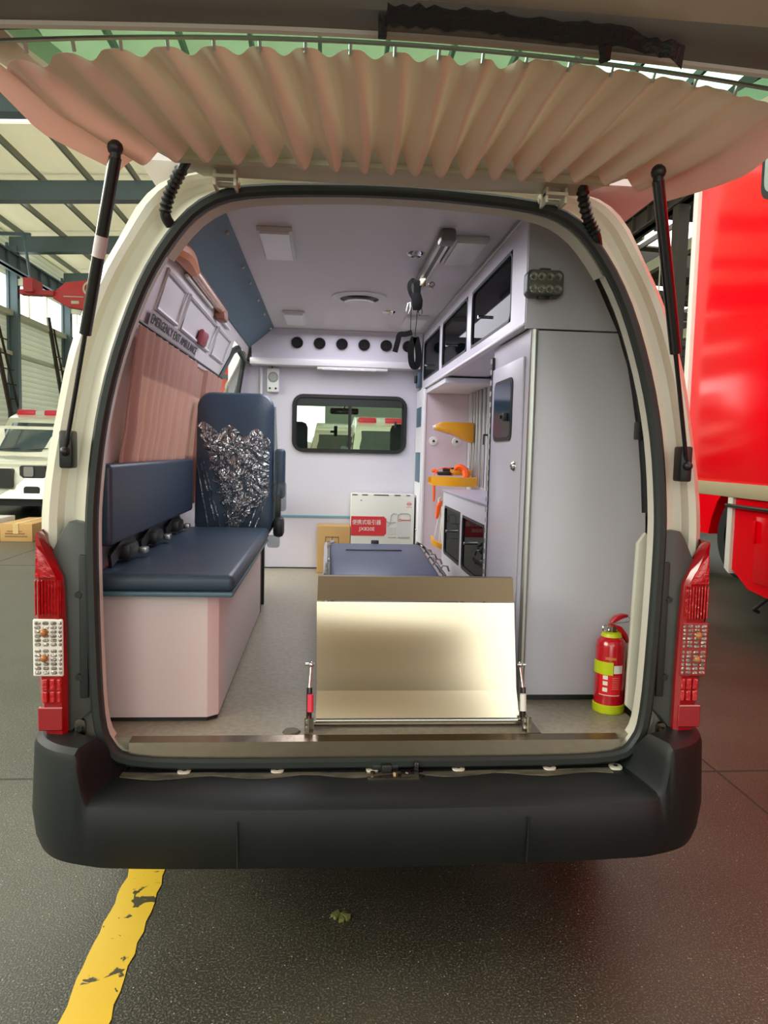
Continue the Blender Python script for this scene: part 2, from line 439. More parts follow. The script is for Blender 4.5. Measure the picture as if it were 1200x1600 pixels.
# crane rails along both sides
for x, nm in ((-11.75, 'dark steel crane rail girder along the left wall'), (8.7, 'dark steel crane rail girder high on the right behind the red truck')):
    cg = thing('crane_girder', nm, 'girder', (x, 16, 7.85))
    B().box((x - 0.09, -14, 7.85), (x + 0.09, 46, 8.38)).box((x - 0.2, -14, 8.36), (x + 0.2, 46, 8.42)).box((x - 0.2, -14, 7.85), (x + 0.2, 46, 7.9)).make('girder', TRUSS if x > 0 else BEAM, cg)
    B().box((x - 0.04, -14, 8.42), (x + 0.04, 46, 8.5)).make('rail', mat('rail_rust', (110, 62, 56), 0.7), cg)
    st = B()
    for q in range(60): st.box((x - 0.19, -14 + q, 7.9), (x + 0.19, -13.98 + q, 8.36))
    st.make('stiffener', TRUSS if x > 0 else BEAM, cg)['kind'] = 'stuff'

# roof: rafters across, purlins along, panels with open skylight strips
CE = bpy.data.objects.new('ceiling', None); COL.objects.link(CE); struct(CE)
def roofz(x): return 9.45 + 0.05 * (x + 12.5) if x < 6 else 9.45 + 0.05 * 18.5 - 0.05 * (x - 6)
for k in range(-1, 10):
    y = -7.6 + 6 * k
    for xa, xb in ((-12.5, 6), (6, 21.5)):
        za, zb = roofz(xa), roofz(xb)
        B().prism([(xa, za - 0.6), (xb, zb - 0.6), (xb, zb), (xa, za)], 'y', y - 0.1, y + 0.1).prism([(xa, za - 0.62), (xb, zb - 0.62), (xb, zb - 0.58), (xa, za - 0.58)], 'y', y - 0.2, y + 0.2).make('rafter', BEAM if xa < 0 else TRUSS, CE)
    if k < 9:
        for y0, y1 in ((y, y + 1.75), (y + (2.45 if y > 4 or y < -13 else 4.9), y + 6)):  # strips over the van widened, out of view, to let in more light
            for xa, xb in ((-12.8, 6), (6, 21.8)):
                if xa > 0 and k % 2: continue
                B().prism([(xa, roofz(xa) + 0.22), (xb, roofz(xb) + 0.22), (xb, roofz(xb) + 0.28), (xa, roofz(xa) + 0.28)], 'y', y0, y1).make('roof_panel', ROOFM if xa < 0 else DKROOF, CE, smooth=False)
for i in range(23):
    x = -12 + i * 1.45
    B().box((x - 0.04, -7.6, roofz(x)), (x + 0.04, 46.4, roofz(x) + 0.2)).make('purlin', PURL if x < 6 else TRUSS, CE)

# right side: columns, trusses, mezzanine framing with pale panels
WR = bpy.data.objects.new('wall_right', None); COL.objects.link(WR); struct(WR)
corrugated(21.9, -14, 46, 0.0, 8.6).make('siding_panel', TRUSS, WR, smooth=False)
for k in range(8):
    y = -1.6 + 6 * k
    B().box((8.55, y - 0.15, 0), (8.85, y + 0.15, 9.6)).make('column', TRUSS, WR)
for zz, xx in ((9.0, 9.2), (8.7, 8.0), (7.1, 9.6), (6.3, 10.5), (5.4, 11.5)):
    B().box((xx - 0.1, 0, zz), (xx + 0.1, 44, zz + 0.3)).make('longitudinal_beam', PALEB if zz in (7.1, 5.4) else TRUSS, WR)
for q in range(26):
    y = 6 + q * 1.4
    B().box((9.25, y, 8.05), (9.32, y + 0.62, 8.95)).make('panel', PALEB if q % 3 else BEAM, WR)
for q in range(10):
    y = 12 + q * 3
    B().box((9.5, y, 6.5), (21, y + 0.25, 6.75)).make('cross_beam', TRUSS, WR)
    B().tube([(9.4, y + 1, 9.0), (9.4, y + 1, 6.2)], 0.02, 5).make('hanger_rod', PALEB, WR)
for q, (zz, y) in enumerate(((4.6, 24), (3.9, 27), (5.6, 22), (3.0, 30))):
    B().box((10, y, zz), (18, y + 1.0, zz + 0.2)).box((10.2, y + 2, zz + 0.6), (18, y + 2.1, zz + 0.8)).make('cross_beam', PALEB if q % 2 else TRUSS, WR)

# far wall with a big bright doorway
WF = bpy.data.objects.new('wall_far', None); COL.objects.link(WF); struct(WF)
for a, b, z0, z1 in ((-12.7, -6.5, 0, 10), (-0.2, 22, 0, 9), (-6.5, -0.2, 4.3, 10)):
    B().box((a, 46, z0), (b, 46.15, z1)).make('siding_panel', mat('far_siding', (176, 190, 176), 0.7), WF)
B().box((-6.5, 45.9, 6.6), (22, 45.98, 7.4)).make('window_band', mat('far_window_band', (225, 240, 225), 0.3, emit=0.9), WF)

# wall behind the camera with a tall open doorway
WB = bpy.data.objects.new('wall_back', None); COL.objects.link(WB); struct(WB)
for a, b, z0, z1 in ((-12.7, -7.5, 0, 6.2), (-1.2, 3.4, 0, 4.2), (9.5, 22, 0, 9), (-12.7, 22, 8.2, 10), (-1.6, -1.2, 0, 8.2), (3.4, 9.5, 6.0, 6.6), (-7.5, -1.2, 5.2, 5.6)):
    B().box((a, -14.2, z0), (b, -14.05, z1)).make('siding_panel', mat('back_siding', (150, 128, 98), 0.7), WB)
B().box((-1.2, -14.25, 1.4), (3.4, -14.02, 1.9)).make('stripe', mat('back_stripe', (60, 90, 96), 0.7), WB)

# red overhead travelling crane
cr = thing('overhead_crane', 'red overhead travelling crane end with round emblem on the left rail', 'crane', (-9, 22, 8.5))
z0 = 6.0
B().prism([(-9.35, 6.55), (-8.95, 6.9), (-8.1, 7.02), (8.2, 8.1), (8.2, 7.1), (-8.3, 6.03), (-8.9, 6.1), (-9.35, 6.35)], 'y', 24.0, 24.35, 0.02).make('bridge_girder', mat('crane_red', (206, 62, 66), 0.5), cr)
B().box((-10.4, 23.9, 6.45), (-9.3, 24.3, 6.6)).box((-10.2, 23.7, 6.5), (-9.9, 24.6, 6.95)).make('end_carriage', mat('crane_red2', (190, 52, 56), 0.5), cr)
B().lathe([(0.19, 0), (0.19, -0.03), (0.25, -0.03), (0.25, 0)], (-8.12, 24.0, 6.72), 'y').make('emblem_ring', PALEB, cr)
B().box((-9.0, 23.97, 6.42), (-8.35, 24.0, 6.45)).box((-8.75, 23.97, 6.2), (-8.5, 24.0, 6.3)).make('marking', PALEB, cr)
B().box((-11.5, 24.1, 8.4), (-10.1, 24.2, 8.5)).tube([(-10.3, 24.1, 8.45), (-10.1, 24.1, 6.9)], 0.05, 6).make('hanger', BEAM, cr)

# cartons on the hall floor at the left
cb = thing('cardboard_box', 'brown cardboard box with printed side on the hall floor at the far left', 'box', (-4.85, 9.9, 0))
B().box((-5.02, 9.45, 0), (-4.55, 10.55, 0.27), 0.006).make('carton', CARDB, cb)
B().box((-4.83, 9.44, 0.12), (-4.75, 10.56, 0.274)).make('packing_tape', mat('tape_brown', (216, 184, 128), 0.3), cb)
B().box((-4.95, 9.446, 0.07), (-4.62, 9.449, 0.09)).box((-4.95, 9.446, 0.11), (-4.66, 9.449, 0.13)).box((-4.92, 9.446, 0.15), (-4.7, 9.449, 0.165)).make('printed_lines', mat('carton_print', (140, 108, 66), 0.8), cb)
cb2 = thing('white_box', 'white carton cut off by the left edge beside the brown cardboard box', 'box', (-5.5, 9.7, 0))
B().box((-5.9, 9.6, 0), (-5.1, 10.2, 0.33), 0.006).make('carton', CARDW, cb2)
B().box((-5.5, 9.595, 0.2), (-5.44, 10.205, 0.334)).make('packing_tape', WHITE, cb2)

# ------------------------------------------------------------------ vehicles in the hall
def wheel(parent, x, y, r=0.36, wd=0.22, side=-1, m=TYRE):
    wv = B().lathe([(r * 0.6, 0), (r * 0.92, 0), (r, 0.03), (r, wd - 0.03), (r * 0.92, wd), (r * 0.6, wd)], (x, y, r), 'x', 28)
    for q in range(3): wv.lathe([(r * 1.002, wd * (0.25 + q * 0.22)), (r * 1.01, wd * (0.3 + q * 0.22)), (r * 1.002, wd * (0.35 + q * 0.22))], (x, y, r), 'x', 28)
    t = wv.make('wheel', m, parent)
    h = B().lathe([(0.001, wd * 0.5 - 0.05), (r * 0.25, wd * 0.5 - 0.07), (r * 0.6, wd * 0.5 - 0.05)], (x, y, r), 'x', 20)
    for q in range(5):
        a = q * 1.257
        h.box((x + 0.02, y - 0.03, r), (x + wd - 0.02, y + 0.03, r + r * 0.58), rot=Matrix.Rotation(a, 3, 'X'), piv=(x + wd / 2, y, r))
    h.make('rim', ALU, t)
    return t
def van(name, label, x, y, kind, group=None, lightbar=False, w=1.9):
    """vehicle facing -Y, nose at y"""
    v = thing(name, label, 'car' if kind == 'suv' else 'van', (x, y + 2, 0), group)
    if kind == 'suv':
        prof = [(0, .42), (-.02, .8), (.05, 1.0), (.12, 1.12), (1.0, 1.24), (1.15, 1.27), (1.9, 1.78), (2.3, 1.86), (4.4, 1.8), (4.7, 1.3), (4.75, .45)]
        L = 4.75; wh = (0.9, 3.8)
    else:
        prof = [(0, .42), (-.02, .85), (.1, 1.05), (.75, 1.35), (1.55, 2.05), (1.8, 2.25), (3.0, 2.5), (5.3, 2.5), (5.4, 1.3), (5.4, .45)]
        L = 5.4; wh = (0.95, 4.3)
    rows = []; pf = catmull(prof, 3)
    for u, k in ((-1, 0.62), (-.985, .9), (-.93, .985), (-.8, 1), (0, 1.0), (.8, 1), (.93, .985), (.985, .9), (1, .62)):
        row = []
        for (py, pz) in pf:
            taper = 1 - 0.16 * max(0, (pz - 1.1) / 1.0)
            nose = 0.25 * (abs(u) ** 3) * (1 if py < 1.2 else 0) * max(0, 1 - py / 1.2)
            row.append((x + u * w / 2 * taper, y + py + nose, (pz - 0.42) * (k if abs(u) > .97 else 1) + 0.42 if abs(u) > .97 else pz))
        rows.append(row)
    body = B().grid(rows)
    body.prism([(y, .42), (y + wh[0] - .45, .42), (y + wh[0] - .42, .6), (y + wh[0] - .25, .82), (y + wh[0] + .25, .82), (y + wh[0] + .42, .6), (y + wh[0] + .45, .42),
                (y + wh[1] - .45, .42), (y + wh[1] - .42, .6), (y + wh[1] - .25, .82), (y + wh[1] + .25, .82), (y + wh[1] + .42, .6), (y + wh[1] + .45, .42), (y + L, .42),
                (y + L, .95), (y + 0.1, .95)], 'x', x - w / 2 + 0.01, x + w / 2 - 0.01)
    body.make('body', CARW, v)
    # windscreen and side windows
    A = (1.2, 1.3, 1.86, 1.76) if kind == 'suv' else (0.8, 1.4, 1.52, 2.04)
    B().grid([[(x + u * .78, y + A[0] - .02 + 0.14 * u * u, A[1] + .02), (x + u * .70, y + A[2] - .03 + 0.12 * u * u, A[3] + 0.03)] for u in [q / 6 - 1 for q in range(13)]]).make('windscreen', CARGL, v)
    ztop = A[3] - 0.03; zb = A[1] + 0.02
    for s_ in (-1, 1):
        X0 = x + s_ * (w / 2 * (1 - 0.16 * (zb - 1.1)) + 0.004); X1 = x + s_ * (w / 2 * (1 - 0.16 * (ztop - 1.1)) + 0.004)
        for ya, yb in ((A[2] - .25, A[2] + .75), (A[2] + .85, A[2] + 1.9)):
            B().grid([[(X0, y + ya - (.3 if ya < A[2] else 0), zb), (X1, y + ya + (.35 if ya < A[2] else 0), ztop)], [(X0, y + yb, zb), (X1, y + yb, ztop)]]).make('side_window', CARGL, v)
        B().box((x + s_ * (w / 2 + .02), y + A[0] + .35, zb + .02), (x + s_ * (w / 2 + .2), y + A[0] + .47, zb + .2), 0.03).make('mirror', BEAM, v)
        hx = x + s_ * w * .36
        B().prism(rrect(hx - .24, .82, hx + .24, 1.06, .05), 'y', y - .05 + .12, y + .32).make('headlight_bezel', BLK, v)
        B().prism(rrect(hx - .09 - .06 * s_, .85, hx + .09 - .06 * s_, 1.04, .03), 'y', y + .03, y + .1).make('headlight', CLEAR, v)
        B().prism(rrect(hx - .15, .5, hx + .15, .66, .05), 'y', y + 0.02, y + .3).make('fog_lamp_recess', BLK, v)
        for yy in wh: wheel(v, x + (-w / 2 if s_ < 0 else w / 2 - .22), y + yy)
    B().prism(rrect(x - .35, .62, x + .35, 1.0, .05), 'y', y - .045, y + .1).make('grille', BLK, v)
    B().box((x - w / 2 + .1, y + .05, .28), (x + w / 2 - .1, y + L - .1, .45)).make('underbody', DARKIN, v)
    B().tube([(x - .6, y + A[0] + .02, A[1] + .03), (x, y + A[0] + .0, A[1] + .09)], 0.012, 5).tube([(x, y + A[0] + .02, A[1] + .03), (x + .55, y + A[0] + .06, A[1] + .09)], 0.012, 5).make('wiper', BLK, v)
    if lightbar:
        zz = 2.27; yb = y + 2.0
        B().box((x - .65, yb, zz), (x - .12, yb + .3, zz + .2), .06).make('red_light', PINKR, v)
        B().box((x + .12, yb, zz), (x + .65, yb + .3, zz + .2), .06).make('red_light', PINKR, v)
        B().box((x - .14, yb + .03, zz), (x + .14, yb + .27, zz + .17), .04).make('speaker_housing', PLAST, v)
    return v
van('suv', 'white SUV facing the camera with black framed headlight at the far left', -6.45, 12.6, 'suv')
van('white_van', 'white high roofed van with pink-red light bar behind the white SUV', -8.5, 18.4, 'van', lightbar=True)
van('white_van', 'white van nose half hidden behind the left rear pillar', -5.5, 19.2, 'van')
van('white_van', 'white van seen through the left half of the bulkhead window', 0.2, 23.6, 'van')
van('white_van', 'white van with red roof lights seen through the right half of the bulkhead window', 1.45, 17.3, 'van', lightbar=True)
van('suv', 'white estate car far off in the middle of the bulkhead window', -1.6, 30, 'suv')

rt = thing('red_truck', 'red box truck with white emblem seen through the slim left side window', 'truck', (-3, 22, 0))
B().box((-4.1, 20, .6), (-1.7, 25, 4.6), .05).make('box_body', mat('orange_red_paint', (236, 70, 50), .3), rt)
B().box((-4.1, 19.97, 2.75), (-1.7, 20.0, 2.95)).box((-4.1, 19.97, 3.5), (-1.7, 20.0, 3.62)).make('stripe', BEAM, rt)
B().lathe([(.28, -.03), (.34, -.03), (.34, 0), (.28, 0)], (-2.75, 20, 3.25), 'y').make('emblem', WHITE, rt)
B().box((-2.6, 19.6, .3), (-2.45, 19.9, 4.7)).make('corner_post', WHITE, rt)
for xx in (-4.0, -2.1): wheel(rt, xx, 21, .5, .3)

# ------------------------------------------------------------------ fire truck on the right
ft = thing('fire_truck', 'glossy red fire truck with tan lower band and white edged locker on the right', 'truck', (4.8, 3, 0))
X0 = 3.6
B().box((X0, -4.5, 1.28), (6.1, 5.33, 4.6), 0.03).make('box_body', RED, ft)
B().box((X0 - 0.03, 5.33, 1.30), (6.12, 5.42, 4.62), 0.01).make('corner_trim', WHITE, ft, label='white front corner trim')
B().box((X0 - 0.025, -4.5, 1.16), (6.1, 5.40, 1.29), 0.008).make('lower_band', TANB, ft, label='tan lower band')
fw = B().prism(rrect(2.4, 3.72, 4.25, 4.75, 0.14), 'x', X0 - 0.012, X0 + 0.02)
fwo = fw.make('side_window', BLKR, ft)
B().prism(rrect(2.45, 3.77, 4.2, 4.7, 0.12), 'x', X0 - 0.016, X0 - 0.013).make('pane', mat('truck_window_pane', (150, 168, 160), 0.08, spec=0.8), fwo)
B().prism([(4.42, 1.17), (4.42, .52), (4.1, .36), (3.75, .33), (-4.4, .33), (-4.4, 1.17)], 'x', X0 + .02, X0 + .6).make('locker_body', RED, ft)
B().prism([(4.46, 1.18), (4.46, .50), (4.38, .46), (4.38, 1.18)], 'x', X0 - .01, X0 + .6).make('locker_edge', WHITE, ft, label='white locker edge')
for ya, yb in ((2.9, 4.02), (1.7, 2.85)):
    d = B().box((X0 + .0, ya, .42 if ya < 2.9 else .44), (X0 + .025, yb, 1.02), .008).make('locker_door', RED, ft)
    B().box((X0 - .02, yb - .02, .78), (X0 + .0, yb + .01, .98), .006).make('handle', RED, d)
B().cyl((X0 - .03, 4.45, 1.085), (X0 - .03, -3, 1.085), .018).box((X0 - .02, -3, 1.07), (X0 + .02, 4.42, 1.095)).make('grab_rail', BLKG, ft)
B().prism([(10.6, 1.25), (6.9, 1.25), (7.1, 1.12), (7.28, .95), (7.4, .72), (7.46, .5), (10.6, .5)], 'x', 5.05, 6.0).make('wing', RED, ft)
B().box((5.25, 5.0, .9), (6.0, 10.4, 2.4)).make('cab_rear', DARKIN, ft)
B().box((5.35, -3, .55), (5.9, 9, .75)).make('chassis', DARKIN, ft)
for yy in (6.84, 0.0): wheel(ft, 5.1, yy, 0.52, .3)
B().tube([(X0 + .1, 3.9, .33), (X0 + .02, 4.0, .2), (X0 + .1, 4.05, .17)], .015, 6).make('hook', BLK, ft)

# ------------------------------------------------------------------ ambulance van: shell
CX = 0.04
van0 = thing('ambulance_van', 'cream white high roofed ambulance van seen through its open rear', 'van', (CX, 2.4, 0))
S = [(0, .609), (.45, .609), (.693, .62), (.76, .665), (.785, .75), (.795, .96), (.80, 1.22), (.795, 1.37), (.772, 1.56), (.73, 1.74), (.665, 1.92), (.59, 2.05), (.505, 2.14), (.39, 2.18), (.15, 2.197), (0, 2.2)]
O = [(0, .50), (.5, .50), (.80, .52), (.90, .58), (.94, .72), (.955, .96), (.965, 1.24), (.953, 1.40), (.922, 1.57), (.885, 1.75), (.825, 1.92), (.752, 2.06), (.672, 2.19), (.55, 2.25), (.25, 2.262), (0, 2.265)]
Sf, Of = catmull(S, 3), catmull(O, 3)
def full(P): return [(CX + x, z) for x, z in P] + [(CX - x, z) for x, z in P[-2:0:-1]]
SF, OF = full(Sf), full(Of)
n = len(SF)
def lerp(a, b, t): return (a[0] + (b[0] - a[0]) * t, a[1] + (b[1] - a[1]) * t)
def ring(t, y, dz=0.0, add=0.0):
    out = []
    for s_, o_ in zip(SF, OF):
        p = lerp(s_, o_, t); k = max(0, min(1, (p[1] - 2.05) / 0.15))
        out.append((p[0] + add * (1 if p[0] > CX else -1) * (1 - k), y, p[1] + dz * k))
    return out
# rear aperture frame: inner flange, seal land, groove, ridge and outer corner
fr = B()
fr.grid([ring(-.035, .06), ring(-.045, .02), ring(-.02, 0.0), ring(.12, .0), ring(.22, .035), ring(.42, .05), ring(.55, .04), ring(.62, .018), ring(.74, .012), ring(.8, .03), ring(.93, .05), ring(1.0, .075)], closed=True)
fr.make('rear_frame', WHITE_PAINT, van0)
def skip(i, j):
    px, pz = OF[j]
    if i in (3, 4) and px < CX - .5 and .60 < pz < 2.15: return True       # open sliding door bay
    if i == 1 and px < CX - .5 and 1.45 < pz < 1.9: return True            # curtained side window
    if i in (6, 7) and abs(px - CX) > .6 and 1.4 < pz < 1.95: return True   # cab side windows
    return False
sh = B().grid([ring(1.0, .075), ring(1.0, .35, .07, .012), ring(1.0, 2.0, .12, .012), ring(1.0, 2.10, .12, .012), ring(1.0, 2.6, .12, .012), ring(1.0, 3.0, .12, .012), ring(1.0, 3.3, .12, .012),
               ring(1.0, 3.8, .10, .0), ring(1.0, 4.2, .06, -.02)], closed=True, skip=skip)
sh.make('body_shell', WHITE_PAINT, van0)
# nose of the van with windscreen opening
B().grid([[(CX + u * .93, 4.2, .5), (CX + u * .93, 4.9, .5), (CX + u * .9, 4.95, 1.05), (CX + u * .88, 4.75, 1.22), (CX + u * .86, 4.62, 1.3)] for u in (-1, -.5, 0, .5, 1)]).make('bonnet', WHITE_PAINT, van0)
for s_ in (-1, 1):
    B().grid([[(CX + s_ * .93, 4.2, .5), (CX + s_ * .93, 4.9, .5)], [(CX + s_ * .93, 4.2, 1.3), (CX + s_ * .88, 4.65, 1.3)]]).tube([(CX + s_ * .84, 4.62, 1.3), (CX + s_ * .62, 4.1, 2.12)], .04, 6).make('front_pillar', WHITE_PAINT, van0)
B().grid([[(CX + u * .84, 4.64, 1.3), (CX + u * .62, 4.16, 2.1)] for u in (-1, 0, 1)]).make('windscreen', GLASS, van0)
B().box((CX - .85, 4.0, .9), (CX + .85, 4.62, 1.27), .05).make('dashboard', BLK, van0)
for sx in (-.42, .42):
    st = B().box((CX + sx - .25, 3.35, .75), (CX + sx + .25, 3.9, 1.0), .05).box((CX + sx - .25, 3.28, .95), (CX + sx + .25, 3.42, 1.5), .05).make('cab_seat', SEATF, van0)
    B().box((CX + sx - .12, 3.27, 1.48), (CX + sx + .12, 3.37, 1.70), .04).make('headrest', SEATF, st)
B().box((CX - .14, 4.12, 1.80), (CX + .1, 4.15, 1.855), .015).cyl((CX - .02, 4.14, 1.85), (CX - .02, 4.2, 1.98), .01).make('rear_view_mirror', mat('mirror_glass_grey', (120, 128, 130), .15, .8), van0)
B().box((CX - .10, 4.35, 1.62), (CX - .07, 4.38, 1.71), .005).box((CX - .13, 4.35, 1.65), (CX - .07, 4.37, 1.67)).make('phone_holder', BLK, van0)
for (wx, wy) in ((-.93, .9), (.75, .9), (-.93, 3.9), (.75, 3.9)): wheel(van0, CX + wx, wy, .33, .2)
B().box((CX - .72, .5, .28), (CX + .72, 4.6, .46)).make('underbody', DARKIN, van0)
# rubber seal
sp = [(x, -.012, z) for x, z in SF]
B().tube(sp, .0155, 8, closed=True, sec=[(1, -.6), (1, .6), (.5, 1.1), (-.5, 1.1), (-1, .6), (-1, -.6), (-.5, -1), (.5, -1)]).make('door_seal', BLKR, van0)
# headlining lip behind the seal
hl = [p for p in ring(-.10, .07)]
hi = [p for p in ring(-.30, .30)]
keep = [i for i, (x, z) in enumerate(SF) if z > 1.98]
rows = [[ring(-.05, .02)[i] for i in keep], [hl[i] for i in keep]]
B().grid(rows, thick=.004).make('headlining_lip', SEAM, van0)
# interior liners
B().box((-.80, .03, .60), (.86, 3.12, .67)).make('interior_floor', FLOORV, van0, smooth=False, label='grey speckled vinyl floor')
B().prism([(.028, .674), (-.006, .668), (-.010, .62), (.02, .62), (.028, .66)], 'x', -.665, .755).make('sill_plate', STEELD, van0, label='stainless steel sill plate')
B().lathe([(.001, .006), (.022, .006), (.027, 0)], (-.215, .06, .67), 'z').make('floor_cap', mat('floor_cap', (92, 86, 66), .6), van0)
B().box((-.66, .10, 2.29), (.86, 3.1, 2.31)).make('ceiling_panel', INW, van0, smooth=False, label='lilac white ceiling lining')
def wallprof(z):
    pts = [(.60, -.805), (1.3, -.805), (1.6, -.785), (1.88, -.74), (2.17, -.645), (2.3, -.63)]
    for (a, xa), (b, xb) in zip(pts, pts[1:]):
        if z <= b: return xa + (xb - xa) * (z - a) / (b - a)
    return pts[-1][1]
# left lining with slim window opening (Y 2.25-2.95) and the door bay below
zs = [.62, .9, 1.2, 1.32, 1.46, 1.6, 1.74, 1.88, 2.02, 2.12, 2.18]
ys = [.14, .45, 1.0, 1.6, 2.12, 2.3, 2.96, 3.09]
def sk(i, j):
    return (ys[i] == 2.3 and (1.32 <= zs[j] < 2.08 or zs[j] < 1.2)) or (ys[i] == 2.12 and 1.32 <= zs[j] < 1.88) or (.45 <= ys[i] < 2.12 and 1.46 <= zs[j] < 1.74)
B().grid([[(wallprof(z), y, z) for z in zs] for y in ys], skip=sk).make('left_lining', INW, van0)
def wp(y, z, d=0.0): return (wallprof(z) + d, y, z)
# recessed pressed panels above the curtain
for ya, yb in ((.52, .86), (.93, 1.62), (1.70, 2.12)):
    B().tube([wp(ya, 1.965, .004), wp(yb, 1.965, .004), wp(yb, 2.09, .004), wp(ya, 2.09, .004)], .009, 6, closed=True).make('pressed_panel', INW, van0)
B().box((-.70, 1.28, 1.95), (-.675, 1.42, 2.02), .02, rot=Matrix.Rotation(.3, 3, 'Y')).make('red_reflector', mat('red_plastic_mark', (150, 60, 74), .4), van0)
for ya, yb in ((.75, 1.35), (1.62, 1.95)):
    B().tube([wp(ya, 2.125, .012), wp(yb, 2.125, .012)], .008, 5).make('wire_clip_strip', WHITE, van0)
# blue slanted cove panel with screws
B().grid([[(-.640, .34, 2.165), (-.640, 2.955, 2.165)], [(-.478, .34, 2.288), (-.478, 2.87, 2.288)]], thick=.006).make('blue_cove_panel', BLUE, van0, label='blue slanted cove panel')
for y in (.7, 1.2, 1.5, 1.9, 2.3, 2.8):
    B().sph((-.495, y, 2.27), .007).make('screw', WHITE, van0)
# slim side window and its rubber
wv = B().tube([wp(2.12, 1.34), wp(2.96, 1.34), wp(2.96, 2.02), wp(2.9, 2.08), wp(2.5, 2.10), wp(2.36, 2.06), wp(2.12, 1.84)], .018, 6, closed=True).make('side_window_seal', BLKR, van0)
B().grid([[wp(2.12, z, -.01) for z in (1.34, 1.7, 2.09)], [wp(2.96, z, -.01) for z in (1.34, 1.7, 2.09)]]).make('pane', GLASS, wv)
B().grid([[wp(.45, z, -.012) for z in (1.46, 1.6, 1.74)], [wp(2.10, z, -.012) for z in (1.46, 1.6, 1.74)]]).make('side_window_pane', CLEAR, van0)
# side curtain
rows = []
for j in range(9):
    z = 1.875 - j * (1.875 - 1.22) / 8; row = []
    for i in range(241):
        y = .30 + i * (2.12 - .30) / 240
        fw_ = .25 if 1.40 < y < 1.66 else 1
        row.append((wallprof(z) + ((.028 if z > 1.47 else .018) + .013 * math.sin(y * 66 + .9 * math.sin(j * .5 + y * 5)) * (.5 + .5 * j / 8) + .004 * math.sin(y * 31)) * fw_ + .003, y, z))
    rows.append(row)
cs = B().grid(rows).make('side_curtain', CURT2, van0, label='pleated side window curtain coloured with red bounce light')
B().tube([wp(.30, 1.885, .025), wp(2.14, 1.885, .025)], .006, 6).make('curtain_rail', BLKR, van0)
# exit sticker on the lining
sk0 = B().grid([[wp(.46, 1.895, .014), wp(.46, 1.948, .012)], [wp(1.33, 1.895, .014), wp(1.33, 1.948, .012)]]).make('sticker', mat('sticker_grey', (160, 150, 152), .5), van0, label='emergency exit sticker')
ang = math.atan2(wallprof(1.948) - wallprof(1.895), .053)
Mx = Matrix.Translation((wallprof(1.921) + .015, .9, 1.921)) @ Matrix.Rotation(ang, 4, 'Y') @ Matrix.Rotation(math.pi / 2, 4, 'Z') @ Matrix.Rotation(math.pi / 2, 4, 'X')
text('EMERGENCY EXIT AMBULANCE', .045, INK, 'lettering', sk0, Mx, 1.32)
# bulkhead with window opening
WX0, WX1, WZ0, WZ1 = -.362, .430, 1.484, 1.881
bx_ = rrect(WX0 - .001, WZ0 - .001, WX1 + .001, WZ1 + .001, .076, 5)
def outward(x, z):
    k = min(((.82 if x > .034 else .834)) / max(1e-6, abs(x - .034)), (.62 if z > 1.68 else 1.12) / max(1e-6, abs(z - 1.68)))
    return (.034 + (x - .034) * k, 1.68 + (z - 1.68) * k)
pin, pout = [], []
for i in range(len(bx_)):
    a, c = bx_[i], bx_[(i + 1) % len(bx_)]
    for q in range(6):
        p = (a[0] + (c[0] - a[0]) * q / 6, a[1] + (c[1] - a[1]) * q / 6); pin.append(p); pout.append(outward(*p))
B().grid([[(x, 3.086, z) for x, z in pin], [(x, 3.086, z) for x, z in pout], [(x, 3.104, z) for x, z in pout], [(x, 3.104, z) for x, z in pin], [(x, 3.086, z) for x, z in pin]], closed=True).make('bulkhead_panel', LAM, van0, smooth=False)
B().box((-.64, 3.079, 1.030), (.2, 3.085, 1.043)).make('teal_stripe', STRIPE, van0, label='teal stripe')
B().box((-.64, 3.076, .67), (.53, 3.085, .677)).make('base_joint', BLK, van0)
B().tube([(-.575, 3.07, .70), (-.575, 3.07, 2.05)], .01, 6).make('corner_bead', LAM2, van0)
def frame_loop(x0, z0, x1, z1, r, t, ya, yb, nseg=5):
    o, i = rrect(x0, z0, x1, z1, r, nseg), rrect(x0 + t, z0 + t, x1 - t, z1 - t, max(.005, r - t), nseg)
    b = B(); rows = [[(x, ya, z) for x, z in o], [(x, ya, z) for x, z in i], [(x, yb, z) for x, z in i], [(x, yb, z) for x, z in o], [(x, ya, z) for x, z in o]]
    return b.grid(rows, closed=True)
bw = thing('sliding_window', 'black framed sliding glass window in the bulkhead wall to the cab', 'window', (.03, 3.07, 1.48))
frame_loop(WX0, WZ0, WX1, WZ1, .075, .022, 3.065, 3.12).make('frame', BLK, bw)
frame_loop(WX0 + .018, WZ0 + .012, .045, WZ1 - .012, .02, .014, 3.08, 3.095, 2).make('sash', BLK, bw)
frame_loop(.025, WZ0 + .012, WX1 - .018, WZ1 - .012, .02, .014, 3.096, 3.11, 2).make('sash', BLK, bw)
B().box((WX0 + .03, 3.075, WZ1 - .075), (WX1 - .03, 3.115, WZ1 - .02)).make('top_blind', BLKR, bw)
B().prism(rrect(WX0 + .02, WZ0 + .02, .03, WZ1 - .02, .05), 'y', 3.086, 3.089).make('pane', GLASS, bw)
B().prism(rrect(.03, WZ0 + .02, WX1 - .02, WZ1 - .02, .05), 'y', 3.101, 3.104).make('pane', GLASS, bw)
B().box((.345, 3.07, 1.66), (.36, 3.095, 1.71), .004).make('latch', BLK, bw)

